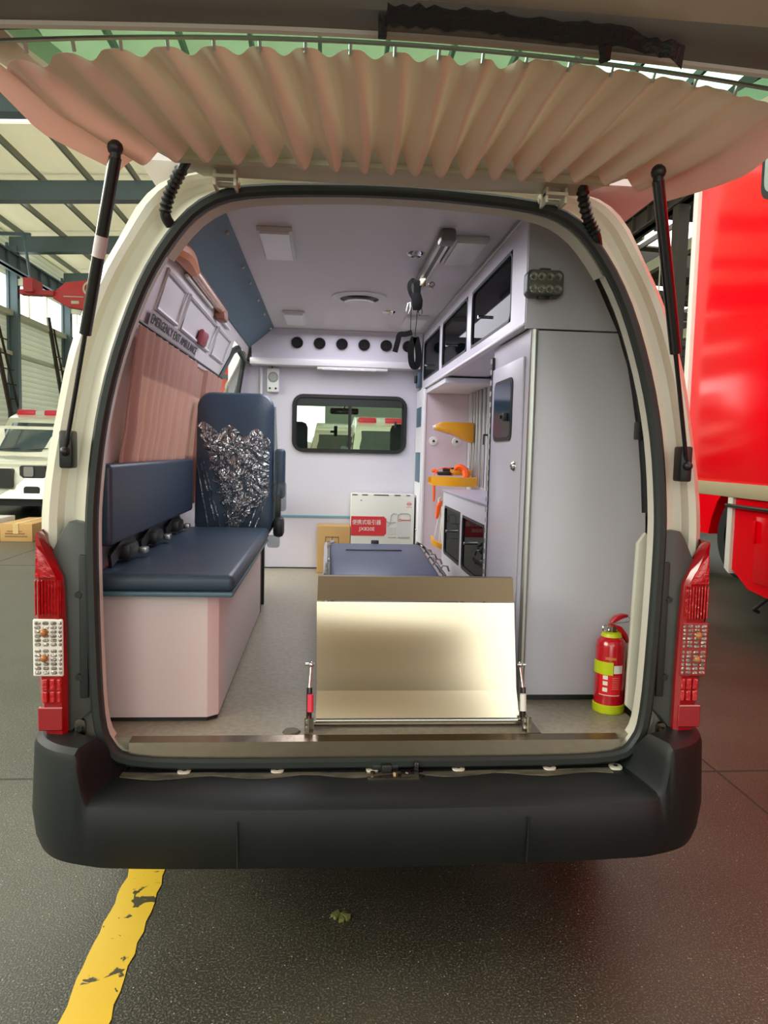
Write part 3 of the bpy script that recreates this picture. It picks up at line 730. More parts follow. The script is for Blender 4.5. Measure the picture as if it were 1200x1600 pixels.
# overhead air duct with six round vents
ad = thing('air_duct', 'lilac overhead air duct with a row of six round black vents', 'duct', (0, 3.0, 2.1))
B().prism([(2.88, 2.288), (3.085, 2.288), (3.085, 2.075), (2.965, 2.075), (2.965, 2.10)], 'x', -.63, .505).make('housing', LAM, ad)
B().prism([(2.942, 2.102), (3.085, 2.102), (3.085, 2.060), (2.945, 2.060)], 'x', -.64, .5, .003).make('ledge', LAM2, ad)
nrm = Vector((0, -.19, -.085)).normalized()
for i in range(6):
    x = -.328 + i * .1475; y, z = 2.925 - .012, 2.205
    vb = B().lathe([(.001, 0), (.036, 0), (.039, -.006), (.034, -.012), (.031, -.004), (.001, -.002)], (x, y, z), 'y', 20)
    vb.rot(math.radians(24), 'X', (x, y, z))
    ve = vb.make('vent', BLK, ad)
    fb = B()
    for q in (-.018, 0, .018): fb.box((x - .026, y - .009, z + q - .001), (x + .026, y - .005, z + q + .001))
    fb.rot(math.radians(24), 'X', (x, y, z)); fb.make('louvre', BLKR, ve)
lmp = thing('strip_lamp', 'slim white strip lamp under the air duct above the window', 'lamp', (.04, 2.97, 2.05))
B().box((-.195, 2.955, 2.040), (.28, 3.01, 2.059), .004).make('housing', PLAST, lmp)
B().box((-.16, 2.948, 2.036), (.20, 2.956, 2.048), .002).make('diffuser', LED, lmp)
for q in range(4): B().box((-.15 + q * .09, 2.944, 2.044), (-.08 + q * .09, 2.949, 2.050)).make('clip', LAM2, lmp)
sw = thing('wall_alarm', 'small beige wall speaker box with round grille beside the seat top', 'speaker', (-.49, 3.07, 1.9))
B().box((-.535, 3.045, 1.885), (-.452, 3.085, 2.045), .008).make('case', PLAST, sw)
B().lathe([(.001, -.004), (.024, -.005), (.03, 0), (.033, -.003), (.036, 0)], (-.493, 3.045, 1.985), 'y').make('grille', GREYI, sw)
B().sph((-.515, 3.044, 1.91), .007).make('knob', BLK, sw); B().sph((-.475, 3.044, 1.91), .007).make('knob', BLK, sw)
B().tube(catmull([(-.50, 3.06, 2.04), (-.505, 3.05, 2.07), (-.55, 3.06, 2.085), (-.62, 3.07, 2.08), (-.66, 3.0, 2.09)], 4), .004, 6).make('cable', BLK, sw)

# ------------------------------------------------------------------ tail lamps, corner plastics, bumper
for s_ in (-1, 1):
    X = lambda d: CX + s_ * (d - (.022 if d > .9 else .022 * max(0, (d - .86) / .04)))
    # grey corner plastic between seal and lamp
    g = B().prism([(X(.80), .765), (X(.835), .735), (X(.865), .70), (X(.935), .70), (X(.93), 1.2), (X(.90), 1.265), (X(.865), 1.29), (X(.80), 1.285)][::s_], 'y', -.012, .05, .004)
    gp = g.make('corner_cover', GREYP, van0)
    B().box((X(.822) - .012, -.02, .80), (X(.822) + .012, -.008, 1.20), .005).make('cover_channel', BLKR, gp)
    for zz in (.86, 1.09): B().cyl((X(.835), -.022, zz), (X(.835), -.01, zz), .009).make('cover_clip', BLK, gp)
    # lamp body as a profile wrapped round the corner
    zs_ = [.705, .80, .868, .95, 1.028, 1.10, 1.14, 1.20, 1.252, 1.262]
    xin = [.868, .868, .868, .872, .876, .882, .888, .922, .950, .957]
    xo = [.958, .966, .972, .975, .978, .977, .974, .97, .966, .964]
    rows = []
    for z, a, c in zip(zs_, xin, xo):
        rows.append([(X(a), .0, z), (X(a), -.028, z), (X(a + (c - a) * .25), -.040, z), (X(a + (c - a) * .8), -.034, z), (X(c), -.005, z), (X(c + .006), .04, z), (X(c + .004), .16, z), (X(c - .02), .16, z)])
    tl = B().grid(rows); lo = tl.make('tail_light', REDL, van0, label='red and clear tail light')
    def cell(za, zb, nm, mtl, parent, d=.004, x_a=.884, x_b=.962, nx=1, nz=1):
        b = B()
        for i in range(nx):
            for k in range(nz):
                xa = x_a + (x_b - x_a) * i / nx + .002; xb_ = x_a + (x_b - x_a) * (i + 1) / nx - .002
                z1_, z2_ = za + (zb - za) * k / nz + .001, za + (zb - za) * (k + 1) / nz - .001
                b.box((min(X(xa), X(xb_)), -.042 - d, z1_), (max(X(xa), X(xb_)), -.034, z2_), min(.003, (z2_ - z1_) * .3), 1)
        return b.make(nm, mtl, parent)
    cell(1.036, 1.135, 'brake_lens', BRK, lo, .001, .888, .966, 9, 1)
    B().prism([(X(.906), 1.140), (X(.962), 1.140), (X(.958), 1.226), (X(.940), 1.205), (X(.920), 1.170)][::s_], 'y', -.0445, -.030, .002).make('upper_lens', BRK, lo)
    cell(.868, 1.028, 'chrome_bezel', WHITE if s_ < 0 else REDL, lo, .0, .878, .972)
    cell(.874, .946, 'reversing_lens', LENSC, lo, .003, .884, .967, 4, 6)
    cell(.952, 1.022, 'indicator_lens', LENSC, lo, .003, .884, .967, 4, 6)
    cell(.716, .784, 'reflector', DRED, lo, .001, .882, .962)
    cell(.794, .862, 'fog_lens', BRK, lo, .001, .892, .950, 3, 2)
    B().sph((X(.94), -.042, .99), .011).sph((X(.94), -.042, .92), .011).make('bulb', mat('bulb_amber', (170, 110, 60), .2), lo)
# bumper
PL = [(-.970, .50), (-.970, .20), (-.968, .06), (-.952, -.03), (-.915, -.09), (-.86, -.135), (-.78, -.165), (-.70, -.18), (-.45, -.192), (0, -.20)]
PL = PL + [(-x, y) for x, y in PL[-2::-1]]
PLf = catmull(PL, 12)
rows = []
for i, (x, y) in enumerate(PLf):
    a = PLf[max(i - 1, 0)]; c = PLf[min(i + 1, len(PLf) - 1)]
    t = Vector((c[0] - a[0], c[1] - a[1])).normalized(); nx_, ny_ = -t.y, t.x       # inward normal
    k = min(1, max(0, (abs(x) - .772) / .035)); k = k * k * (3 - 2 * k)
    zt = .570 + .137 * k; zin = .590 + .117 * k; dp = .19 * (1 - k) + .10 * k
    P = lambda d, z: (CX + x + nx_ * d, y + ny_ * d, z)
    bulge = .008
    rows.append([P(dp, zin - .05), P(dp, zin), P(dp * .35, zt + .008 * (1 - k)), P(.022, zt), P(.006, zt - .012), P(0, zt - .03), P(-bulge, .50), P(.0, .43), P(.012, .395), P(.04, .378), P(.25, .375)])
bp = B().grid(rows).make('rear_bumper', BUMP, van0, label='black plastic rear bumper')
B().grid([[(CX + x, -.004, .587), (CX + x, -.055 + .012 * math.sin(x * 23), .5885)] for x in [q * .05 - .72 for q in range(29)]], thick=.003).make('dust_strip', BUMPD, bp)
for x in (-.75, -.38, .39, .76):
    B().tube([(CX + x, -.207 + .045 * (abs(x) > .6), .535), (CX + x * .995, -.206 + .045 * (abs(x) > .6), .41)], .003, 6).make('mould_line', BUMP, bp)
for x in (-.55, -.29, -.02, .23, .50, .70):
    tb = B().prism(rrect(CX + x - .018, -.035, CX + x + .018, .0, .012), 'z', .586, .592).make('fixing_tab', WHITE_PAINT, van0)
    B().cyl((CX + x, -.018, .592), (CX + x, -.018, .596), .006).make('screw', BLK, tb)
# door latch in the sill centre
lt = B().prism(rrect(-.0, -.075, .165, -.005, .02), 'z', .574, .588).make('latch_plate', STEELD, van0)
B().box((.045, -.045, .586), (.075, -.02, .612), .004).box((.02, -.03, .588), (.095, -.012, .606), .003).make('striker', BLK, lt)
B().box((.138, -.045, .584), (.152, -.025, .618), .003).box((.10, -.06, .586), (.15, -.02, .592)).make('catch', BLKG, lt)
for x in (.02, .085, .12): B().cyl((x, -.045, .586), (x, -.045, .594), .008, n=6).make('bolt', STEELD, lt)
for s_, zz in ((1, .66), (-1, .68)):
    x = CX + s_ * .835
    sr = B().prism(rrect(x - .014, zz - .06, x + .014, zz + .06, .013), 'y', -.016, -.004).make('striker_plate', STEELD, van0)
    for q in (-.04, .035): B().cyl((x, -.024, zz + q), (x, -.014, zz + q), .009, n=6).make('bolt', BLK, sr)
    B().box((x - .012, -.03, zz - .012), (x - .002, -.014, zz + .015), .002).make('striker', CHROME, sr)

# ------------------------------------------------------------------ raised tailgate
def G(x, v, d=0.0):
    """point on the inner face of the raised tailgate: x across, v from the hinge towards the camera, d below it"""
    xx = (x - CX) / .9
    c = .055 * (1 - xx * xx) * min(1, v / .35)
    return (x, -.04 - .985 * v, 2.205 + .155 * v + c - d)
def halfw(v): 
    pts = [(0, .50), (.06, .57), (.14, .65), (.25, .77), (.4, .85), (.6, .91), (.9, .95), (1.3, .96), (1.6, .95)]
    for (a, xa), (b, xb) in zip(pts, pts[1:]):
        if v <= b: return xa + (xb - xa) * (v - a) / (b - a)
    return .95
tg = B(); rows = []
vsn = [0, .03, .06, .10, .14, .2, .25, .32, .4, .5, .6, .75, .9, 1.1, 1.3, 1.6]
US = [q / 12 - 1 for q in range(25)]
GLV0, GLV1 = .14, .46
def skg(i, j): return GLV0 - 1e-6 <= vsn[i] < .40 + 1e-6 and abs((US[j] + US[j + 1]) / 2) < .93
tg.grid([[G(CX + u * halfw(v), v) for u in US] for v in vsn], skip=skg)
tgo = tg.make('tailgate', WHITE_PAINT, van0, label='raised cream tailgate, inner side')
B().grid([[tuple(Vector(G(CX + u * (halfw(v) + .012), v)) + Vector((0, 0, .07 if abs(u) < 1 else .02))) for u in US] for v in vsn], skip=skg).make('outer_skin', WHITE_PAINT, tgo)
B().grid([[tuple(Vector(G(CX + u * halfw(v) * .95, v)) + Vector((0, 0, .035))) for u in US] for v in (.12, .2, .3, .4, .5)]).make('rear_glass', glass('mint_rear_glass', (190, 240, 218), .9, .05, (120, 190, 165)), tgo)
# window ledge behind the glass and the dark grey trim panel
B().grid([[G(CX + u * halfw(v) * .985, .50 + (v - .50) * (1 + .9 * u * u) , .012 if v < .57 else .0) for u in US] for v in (.50, .52, .54, .56, .575)]).make('trim_panel', mat('grey_tailgate_trim', (128, 126, 120), .34), tgo, label='dark grey inner trim panel')
B().tube([G(CX + u * halfw(.50), .50 + .03 * abs(u) ** 3, .016) for u in US], .008, 6).make('trim_edge', SEAM, tgo)
B().tube([G(CX + u * halfw(.48), .475, .014) for u in US], .005, 6).make('curtain_rail', ALU, tgo)
B().tube([G(CX + u * .56, .075, .004) for u in US], .012, 6).make('inner_stiffener', SEAM, tgo)
# black scribble-like mark, built as a ragged strip
gr = B(); rows = []
for i in range(41):
    x = .0 + i * .0146
    e = 1 if i < 30 else max(.12, 1 - (i - 30) / 11)
    a = .565 + random.uniform(-.006, .006); 
    rows.append([G(x - .07 + CX, a - .018 * e, .024), G(x - .07 + CX, a, .034), G(x - .07 + CX, a + .03 * e + random.uniform(-.004, .004), .024)])
gr.grid(rows, thick=.008); gr.box(tuple(Vector(G(-.035, .545, .04)) - Vector((.008, .008, .01))), tuple(Vector(G(-.035, .545, .02)) + Vector((.008, .008, .01))))
gr.tube([G(.40, .56, .03), G(.41, .535, .045), G(.40, .53, .05)], [.016, .012, .004], 6)
gr.make('scribble_strip', mat('soft_black_strip', (30, 31, 32), .6, bump=.5, bscale=60), tgo, label='ragged black scribble-like strip')
# curtain
NF = 19; rows = []
NU = 380
for j in range(13):
    t = j / 12; row = []
    for i in range(NU + 1):
        u = i / NU; ph = u * NF * 2 * math.pi
        w_ = 1.0 if abs(u - .5) < .49 else .5
        xt = CX + (u - .5) * 2 * .88; xb = CX + (u - .5) * 2 * .67
        s_ = t ** .9
        x = xt + (xb - xt) * s_
        # folds: sharp ridges below, scallop on the top edge
        f = (.5 + .5 * math.cos(ph + .8 * math.sin(u * 9 + 1) + .25 * math.sin(t * 3 + u * 20)))
        ridge = f ** 2.2
        amp = (.018 + .046 * t) * (1 - .6 * abs(2 * u - 1) ** 4)
        scal = (1 - f) * .052 * (1 - t) ** 3 * (1 if abs(2 * u - 1) < .95 else .3) * (1 if u < .62 else .25)
        hem = (1 - f) * .012 * t ** 6
        vt = .470 - .04 * abs(2 * u - 1) ** 4; vb = .150 + .03 * abs(2 * u - 1) ** 2
        v = vt + (vb - vt) * t - scal * 1.0 - hem
        sag = .014 * math.sin(math.pi * t) + .008 + .075 * abs(2 * u - 1) ** 7 * min(1, .25 + t * 2)
        p = G(x + .010 * math.sin(ph) * t, v, sag + amp * ridge)
        row.append(p)
    rows.append(row)
B().grid(rows, thick=.0015).make('rear_curtain', CURT, tgo, label='beige pleated rear window curtain')
for u in range(NF):
    uu = (u + .02) / NF
    if .02 < uu < .98: B().tube([G(CX + (uu - .5) * 1.72, .475, .014), G(CX + (uu - .5) * 1.72, .462, .03)], .004, 5).make('curtain_hook', ALU, tgo)
# hinges and wiring bellows
for x in (-.40, .47):
    hg = B().box((x - .03, -.085, 2.17), (x - .022, -.01, 2.21), .002).box((x + .022, -.085, 2.17), (x + .03, -.01, 2.21), .002).box((x - .03, -.09, 2.188), (x + .03, -.06, 2.196)).make('hinge', WHITE_PAINT, van0)
    B().cyl((x - .034, -.03, 2.19), (x + .034, -.03, 2.19), .008).make('hinge_pin', SEAM, hg)
B().sph(G(.012, .07), .007).make('rubber_stop', BLK, tgo)
def bellows(p, nm):
    pts = catmull(p, 8); k = len(pts)
    r = [.014 if (i < k * .2 or i > k * .75) else (.018 if i % 2 else .013) for i in range(k)]
    return B().tube(pts, r, 10).make(nm, BLK, van0)
bellows([(-.49, -.10, 2.225), (-.515, -.07, 2.20), (-.545, -.04, 2.16), (-.56, -.03, 2.11), (-.55, -.01, 2.085)], 'cable_bellows')
bellows([(.54, -.09, 2.235), (.55, -.06, 2.20), (.575, -.035, 2.15), (.60, -.03, 2.11), (.615, -.01, 2.085)], 'cable_bellows')
B().box((-.52, -.12, 2.225), (-.47, -.08, 2.245), .006).make('bellows_cap', BLK, van0)
B().box((.52, -.11, 2.235), (.57, -.07, 2.255), .006).make('bellows_cap', BLK, van0)
# gas struts
for s_, top, mid, bot in ((-1, (-.613, -.30, 2.145), (-.700, -.165, 1.80), (-.814, -.045, 1.49)), (1, (.650, -.30, 2.16), (.745, -.18, 1.80), (.890, -.045, 1.49))):
    t_, b_ = Vector(top), Vector(bot); md = t_ + (b_ - t_) * .57
    gs = B().cyl(t_, md, .0145, n=18).make('gas_strut', BLKG, van0, label='black gas strut')
    B().cyl(md, b_, .006, n=10).make('piston_rod', BLKG, gs)
    B().cyl(t_ + Vector((0, 0, -.005)), t_ + Vector((0, .0, .03)), .012).sph(t_ + Vector((0, 0, .02)), .018).make('ball_joint', BLK, gs)
    B().box((bot[0] - .018, -.05, bot[2] - .055), (bot[0] + .016, .0, bot[2] + .045), .006).sph((bot[0], -.055, bot[2] - .01), .013).make('strut_bracket', BLK, gs)
    if s_ < 0: B().lathe([(.0152, 0), (.0152, .05)], (0, 0, 0), 'z', 12).make('strut_label', mat('strut_label_pink', (206, 190, 190), .5), gs).matrix_world = Matrix.Translation(t_ + (md - t_) * .42) @ Vector((0, 0, 1)).rotation_difference((md - t_).normalized()).to_matrix().to_4x4()

# ------------------------------------------------------------------ interior furniture
# bench
bn = thing('bench', 'long side bench with blue padded top over a white base tinted with red bounce light', 'bench', (-.6, .9, .67))
B().prism([(-.795, .15), (-.474, .15), (-.443, .176), (-.443, 1.62), (-.795, 1.62)], 'z', .683, 1.062, .002).make('base', BENCHW, bn)
B().prism([(-.795, .155), (-.476, .155), (-.448, .18), (-.448, 1.61), (-.795, 1.61)], 'z', .671, .683).make('plinth', BLK, bn)
B().box((-.795, .095, 1.062), (-.392, 1.42, 1.078), .006).make('cushion_board', VINYLP, bn)
cu = B().box((-.795, .09, 1.078), (-.388, 1.425, 1.130), .020, 4).make('seat_cushion', VINYL, bn)
# back pad on the side wall
pd = thing('backrest_pad', 'blue wall mounted backrest pad above the long bench', 'cushion', (-.79, .8, 1.2))
B().box((-.788, .115, 1.205), (-.742, 1.43, 1.445), .014, 3).make('pad', VINYL, pd)
B().box((-.793, .16, 1.23), (-.788, 1.4, 1.42)).make('mounting_board', LAM2, pd)
# seat belts bundled behind the bench
for k, (y, lbl) in enumerate(((.35, 'nearest black bench seat belt bundle between cushion and backrest pad'), (.72, 'middle black bench seat belt bundle between cushion and backrest pad'), (1.12, 'farthest black bench seat belt bundle next to the blue seat'))):
    sb = thing('seat_belt', lbl, 'seat belt', (-.76, y, 1.14), 'bench seat belts')
    B().tube(catmull([(-.77, y - .16, 1.15), (-.765, y - .05, 1.185), (-.76, y + .02, 1.20), (-.765, y + .09, 1.175), (-.77, y + .15, 1.15)], 4), [.02] * 17, sec=[(1, -.25), (1, .25), (-1, .25), (-1, -.25)]).make('webbing', BLK, sb)
    B().box((-.785, y - .06, 1.142), (-.735, y + .05, 1.19), .01).make('retractor', BLK, sb)
    B().box((-.74, y + .06, 1.145), (-.715, y + .10, 1.165), .003).make('buckle', ALU, sb)

# attendant seat with plastic wrapped backrest
se = thing('attendant_seat', 'tall blue attendant seat with crinkled clear plastic over its backrest', 'seat', (-.58, 1.7, .67))
def pad(x0, x1, z0, z1, y0, y1, r, cx_=0):
    rows = []
    outl = rrect(x0, z0, x1, z1, r, 6)
    cxm, czm = (x0 + x1) / 2, (z0 + z1) / 2
    for sc, y in ((.0, y0 - .012), (.6, y0 - .010), (.9, y0 - .002), (.975, y0 + .012), (1, y0 + .035), (1, y1 - .02), (.97, y1), (0, y1)):
        rows.append([(cxm + (x - cxm) * sc, y, czm + (z - czm) * sc) for x, z in outl])
    return B().grid(rows, closed=True)
bk = pad(-.742, -.378, 1.072, 1.762, 1.455, 1.56, .07)
bmesh.ops.translate(bk.bm, vec=(0, 0, 0), verts=bk.bm.verts)
for v_ in bk.bm.verts:                       # narrower towards the top, slight recline
    k = (v_.co.z - 1.05) / .76; v_.co.x = -.560 + (v_.co.x + .560) * (1.03 - .05 * k); v_.co.y += .05 * k
bk.make('backrest', VINYL, se)
rows = []; random.seed(3)
for j in range(33):
    z = 1.10 + j * .50 / 32; row = []
    for i in range(25):
        tt = 1 - j / 32; k = (z - 1.05) / .76
        xl = -.725 + .15 * tt + .012 * math.sin(j * 1.9); xr = -.395 - max(0, tt - .62) * .42 + .006 * math.sin(j * 2.3)
        x = xl + (xr - xl) * i / 24; zz_ = z - .035 * (1 - min(1, (24 - i) / 20)) * (j / 32) + .02 * math.sin(i * .7) * (j > 28)
        e = min(1, min(i, 24 - i) / 3, (32 - j) / 5)
        row.append((x, 1.443 + .05 * k - .010 * e - random.uniform(0, .012) * e, zz_))
    rows.append(row)
B().grid(rows).make('plastic_film', WRAP, se, smooth=False, label='crinkled clear plastic film')
for xa, za, xb, zb in ((-.735, 1.44, -.665, 1.09), (-.725, 1.47, -.625, 1.09), (-.70, 1.43, -.605, 1.09), (-.395, 1.36, -.50, 1.09), (-.390, 1.30, -.47, 1.09)):
    B().tube([(xa, 1.450 + .05 * (za - 1.05) / .76, za), ((xa + xb) / 2, 1.438 + .02 * (za - 1.05) / .76, (za + zb) / 2), (xb, 1.436, zb)], [.002, .0055, .003], 5, sec=[(1, -.3), (.2, .6), (-1, .3), (-.2, -.6)]).make('film_crease', WRAP, se)
B().tube([(-.372, 1.475, 1.15), (-.366, 1.50, 1.45), (-.375, 1.53, 1.70)], [.008, .012, .006], 6).make('film_edge', SHRINK, se)
B().box((-.77, 1.585, 1.066), (-.40, 1.95, 1.12), .02).make('seat_pan', VINYL, se)
B().box((-.74, 1.66, .96), (-.48, 1.88, 1.066), .01).make('slide_frame', BLK, se)
for x in (-.455, -.76):
    for y in (1.66, 1.86): B().box((x - .012, y - .012, .671), (x + .012, y + .012, 1.066), .003).make('leg', BLK, se)
ar = B().box((-.372, 1.50, 1.26), (-.322, 1.575, 1.50), .016, 3).make('armrest', VINYL, se)
B().box((-.376, 1.495, 1.20), (-.316, 1.58, 1.34), .012).make('plastic_wrap', SHRINK, ar)
B().box((-.372, 1.44, 1.08), (-.322, 1.54, 1.175), .018).box((-.385, 1.49, 1.15), (-.34, 1.55, 1.28), .006).make('armrest_hinge', BLK, se)
B().box((-.40, 1.44, 1.03), (-.34, 1.48, 1.09), .012).make('wrap_tail', SHRINK, se)

# orange grab handle on a bar along the left cove
gb = thing('grab_rail', 'orange ended grab rail running along the blue cove panel', 'handrail', (-.62, 1, 2.12))
B().tube(catmull([(-.665, .30, 2.12), (-.640, .38, 2.135), (-.618, .50, 2.145), (-.622, .66, 2.15), (-.628, .80, 2.148)], 4), [.010, .018, .026, .03, .032, .033, .033, .034, .034, .034, .033, .032, .03, .027, .024, .022, .02], 10).make('grip', ORNG, gb)
B().cyl((-.628, .78, 2.148), (-.632, 1.62, 2.148), .021).make('rail', mat('peach_bar', (214, 158, 128), .25, coat=.5), gb)
B().cyl((-.618, .80, 2.136), (-.622, 1.62, 2.136), .005).make('metal_strip', CHROME, gb)
B().box((-.66, 1.5, 2.10), (-.61, 1.62, 2.15), .012).make('end_bracket', mat('rust_orange', (150, 96, 76), .5), gb)

# ceiling fittings
def panel_light(x0, x1, y0, y1, label):
    t = thing('ceiling_light', label, 'lamp', ((x0 + x1) / 2, (y0 + y1) / 2, 2.29), 'square ceiling lights')
    B().box((x0, y0, 2.272), (x1, y1, 2.290), .004).make('frame', PLAST, t)
    B().prism([(y0 + .0, 2.262), (y1 - .03, 2.262), (y1 - .03, 2.272), (y0, 2.272)], 'x', x0 + .012, x1 - .012).make('diffuser', LED, t)
    sc = B()
    for x in (x0 + .03, x1 - .03):
        for y in (y0 + .008, y1 - .012): sc.sph((x, y, 2.27), .004)
    sc.make('screws', GREYI, t)
    return t
panel_light(-.39, -.262, .66, 1.05, 'nearer square ceiling light beside the blue cove panel')
panel_light(-.39, -.262, 2.25, 2.62, 'farther square ceiling light beside the blue cove panel')
panel_light(.325, .455, .66, 1.01, 'nearer square ceiling light beside the upper cabinets')
panel_light(.325, .455, 2.25, 2.62, 'farther square ceiling light behind the hanging straps')
fan = thing('roof_vent', 'round dark slotted roof ventilator in the middle of the ceiling', 'vent', (.03, 1.8, 2.29))
B().lathe([(.14, 0), (.14, -.006), (.11, -.016), (.10, -.014), (.10, 0)], (.03, 1.80, 2.29)).make('outer_ring', PLAST, fan)
B().lathe([(.001, -.008), (.101, -.008)], (.03, 1.80, 2.29)).make('grille', BLK, fan)
B().lathe([(.001, -.034), (.07, -.032), (.078, -.026), (.07, -.022), (.001, -.022)], (.03, 1.80, 2.29)).make('cap', PLAST, fan)
for (x, y, lb) in ((.215, .93, 'nearer small oval chrome ceiling fitting beside the strap track'), (.215, 2.18, 'farther small oval chrome ceiling fitting beside the strap track')):
    sf = thing('ceiling_spotlight', lb, 'lamp', (x, y, 2.29), 'small round ceiling fittings')
    B().lathe([(.001, -.012), (.02, -.014), (.034, -.006), (.038, 0)], (x, y, 2.29)).make('rim', CHROME, sf)
    B().lathe([(.001, -.016), (.014, -.015)], (x, y, 2.29)).make('lens', CLEAR, sf)
tr = thing('infusion_track', 'aluminium ceiling track with black slot holding the hanging straps', 'rail', (.29, .95, 2.27))
B().box((.268, .62, 2.262), (.312, 1.62, 2.2895), .003).make('track', ALU, tr)
B().box((.282, .62, 2.2605), (.298, 1.62, 2.263)).make('slot', BLK, tr)
B().box((.262, .58, 2.245), (.318, .66, 2.2895), .010).make('end_cap', mat('grey_cap', (120, 118, 116), .5), tr)
# hanging strap bundle
hs = thing('hanging_strap', 'black webbing strap bundle with metal buckles hanging from the ceiling track', 'strap', (.26, 1.25, 2.0))
SE2 = [(1, -.12), (1, .12), (-1, .12), (-1, -.12)]
def strap(pts, wd, nm='webbing'):
    b = B(); pts = [Vector(p) for p in catmull(pts, 5)]; rows = []
    for i, p in enumerate(pts):
        t = (pts[min(i + 1, len(pts) - 1)] - pts[max(i - 1, 0)]).normalized()
        sd = t.cross(Vector((0, 1, 0))); sd = sd.normalized() if sd.length > .2 else Vector((1, 0, 0))
        rows.append([tuple(p - sd * wd), tuple(p + sd * wd)])
    return b.grid(rows, thick=.003).make(nm, STRAPM, hs)
strap([(.262, 1.25, 2.26), (.262, 1.25, 2.21), (.258, 1.25, 2.17)], .016)
strap([(.262, 1.24, 2.15), (.232, 1.24, 2.20), (.226, 1.24, 2.235), (.240, 1.24, 2.255), (.252, 1.24, 2.245)], .009)
B().prism([(.232, 2.20), (.278, 2.20), (.288, 2.17), (.286, 2.14), (.278, 2.128), (.245, 2.128), (.240, 2.15)], 'y', 1.235, 1.255, .003).make('pouch', STRAPM, hs)
B().tube([(.238, 1.25, 2.14), (.238, 1.25, 2.035)], .0018, 5).tube([(.266, 1.25, 2.13), (.262, 1.25, 2.06), (.258, 1.25, 2.015)], .0018, 5).make('cord', STRAPM, hs)
strap([(.245, 1.25, 2.03), (.215, 1.25, 2.022), (.190, 1.25, 2.018), (.182, 1.25, 1.99), (.172, 1.25, 1.95), (.170, 1.25, 1.942)], .012)
strap([(.255, 1.25, 2.01), (.243, 1.25, 1.97), (.243, 1.25, 1.92), (.252, 1.25, 1.885), (.270, 1.25, 1.885), (.277, 1.25, 1.92), (.272, 1.25, 1.97), (.262, 1.25, 2.01)], .014, 'loop')
B().tube([(.222, 1.24, 2.155), (.216, 1.24, 2.12), (.226, 1.24, 2.11), (.234, 1.24, 2.13), (.232, 1.24, 2.16)], .0025, 5, closed=True).tube([(.276, 1.24, 2.135), (.268, 1.24, 2.12), (.276, 1.24, 2.105), (.286, 1.24, 2.115), (.284, 1.24, 2.135)], .0025, 5, closed=True).make('metal_hook', CHROME, hs)
B().tube(catmull([(.29, 1.22, 2.26), (.285, 1.22, 2.235), (.30, 1.22, 2.225), (.325, 1.22, 2.228), (.335, 1.22, 2.238), (.325, 1.22, 2.247), (.31, 1.22, 2.235), (.33, 1.22, 2.22)], 3), .003, 5).box((.27, 1.21, 2.225), (.295, 1.235, 2.26), .004).make('carabiner', STEELD, hs)

# ------------------------------------------------------------------ right-hand cabinets
def front_frame(b, x, d, y0, y1, z0, z1, holes):
    """panel in the plane x..x+d with rectangular holes [(ya,yb,za,zb)] sorted along y"""
    yy = y0
    for ya, yb, za, zb in holes:
        b.box((x, yy, z0), (x + d, ya, z1)); b.box((x, ya, z0), (x + d, yb, za)); b.box((x, ya, zb), (x + d, yb, z1)); yy = yb
    b.box((x, yy, z0), (x + d, y1, z1)); return b
def window_x(parent, x, ya, yb, za, zb, gm, nm='sliding_door', r=.03, knob=None):
    o, i = rrect(ya, za, yb, zb, r, 4), rrect(ya + .012, za + .012, yb - .012, zb - .012, max(.006, r - .012), 4)
    f = B().grid([[(x - .003, a, c) for a, c in o], [(x - .003, a, c) for a, c in i], [(x + .012, a, c) for a, c in i], [(x + .012, a, c) for a, c in o]], closed=True).make(nm, BLKR, parent)
    B().prism(i, 'x', x + .004, x + .007).make('pane', gm, f)
    if knob:
        kx = B().cyl((x + .004, knob[0], knob[1]), (x - .028, knob[0], knob[1]), .0065)
        kx.make('knob', CHROME, f)
    return f
uc = thing('wall_cabinet', 'row of upper cabinets with three dark glass doors under the ceiling', 'cabinet', (.65, 1.6, 1.93))
holes = [(.53, 1.25, 1.965, 2.215), (1.345, 2.08, 1.97, 2.22), (2.17, 2.86, 1.972, 2.225)]
front_frame(B(), .51, .012, .34, 2.90, 1.925, 2.288, holes).make('front_panel', LAM, uc, smooth=False)
B().box((.522, .35, 1.925), (.76, 2.90, 1.94)).make('bottom_panel', LAM, uc, smooth=False)
B().box((.505, .335, 1.918), (.535, 2.92, 1.930), .003).make('bottom_trim', LAM2, uc)
B().box((.505, .335, 2.275), (.515, 2.92, 2.289), .002).make('top_trim', ALU, uc)
B().box((.70, .35, 1.94), (.71, 2.90, 2.28)).make('back_panel', GREYP, uc, smooth=False)
for y in (1.30, 2.125, 2.89): B().box((.522, y - .005, 1.94), (.70, y + .005, 2.28)).make('divider', LAM2, uc, smooth=False)
for (ya, yb, za, zb), kn in zip(holes, ((.98, 2.06), (1.80, 2.06), (2.6, 2.05))): window_x(uc, .512, ya, yb, za, zb, DGLASS, 'glass_door', .045, kn)

tc_ = thing('tall_cabinet', 'tall lilac white corner cabinet with hinged side door and big plain rear panel', 'cabinet', (.68, .6, .67))
B().box((.535, .343, .69), (.547, .86, 1.914)).make('side_panel', LAM, tc_, smooth=False)
B().box((.535, .86, .69), (.80, .872, 1.914)).make('inner_panel', LAM, tc_, smooth=False)
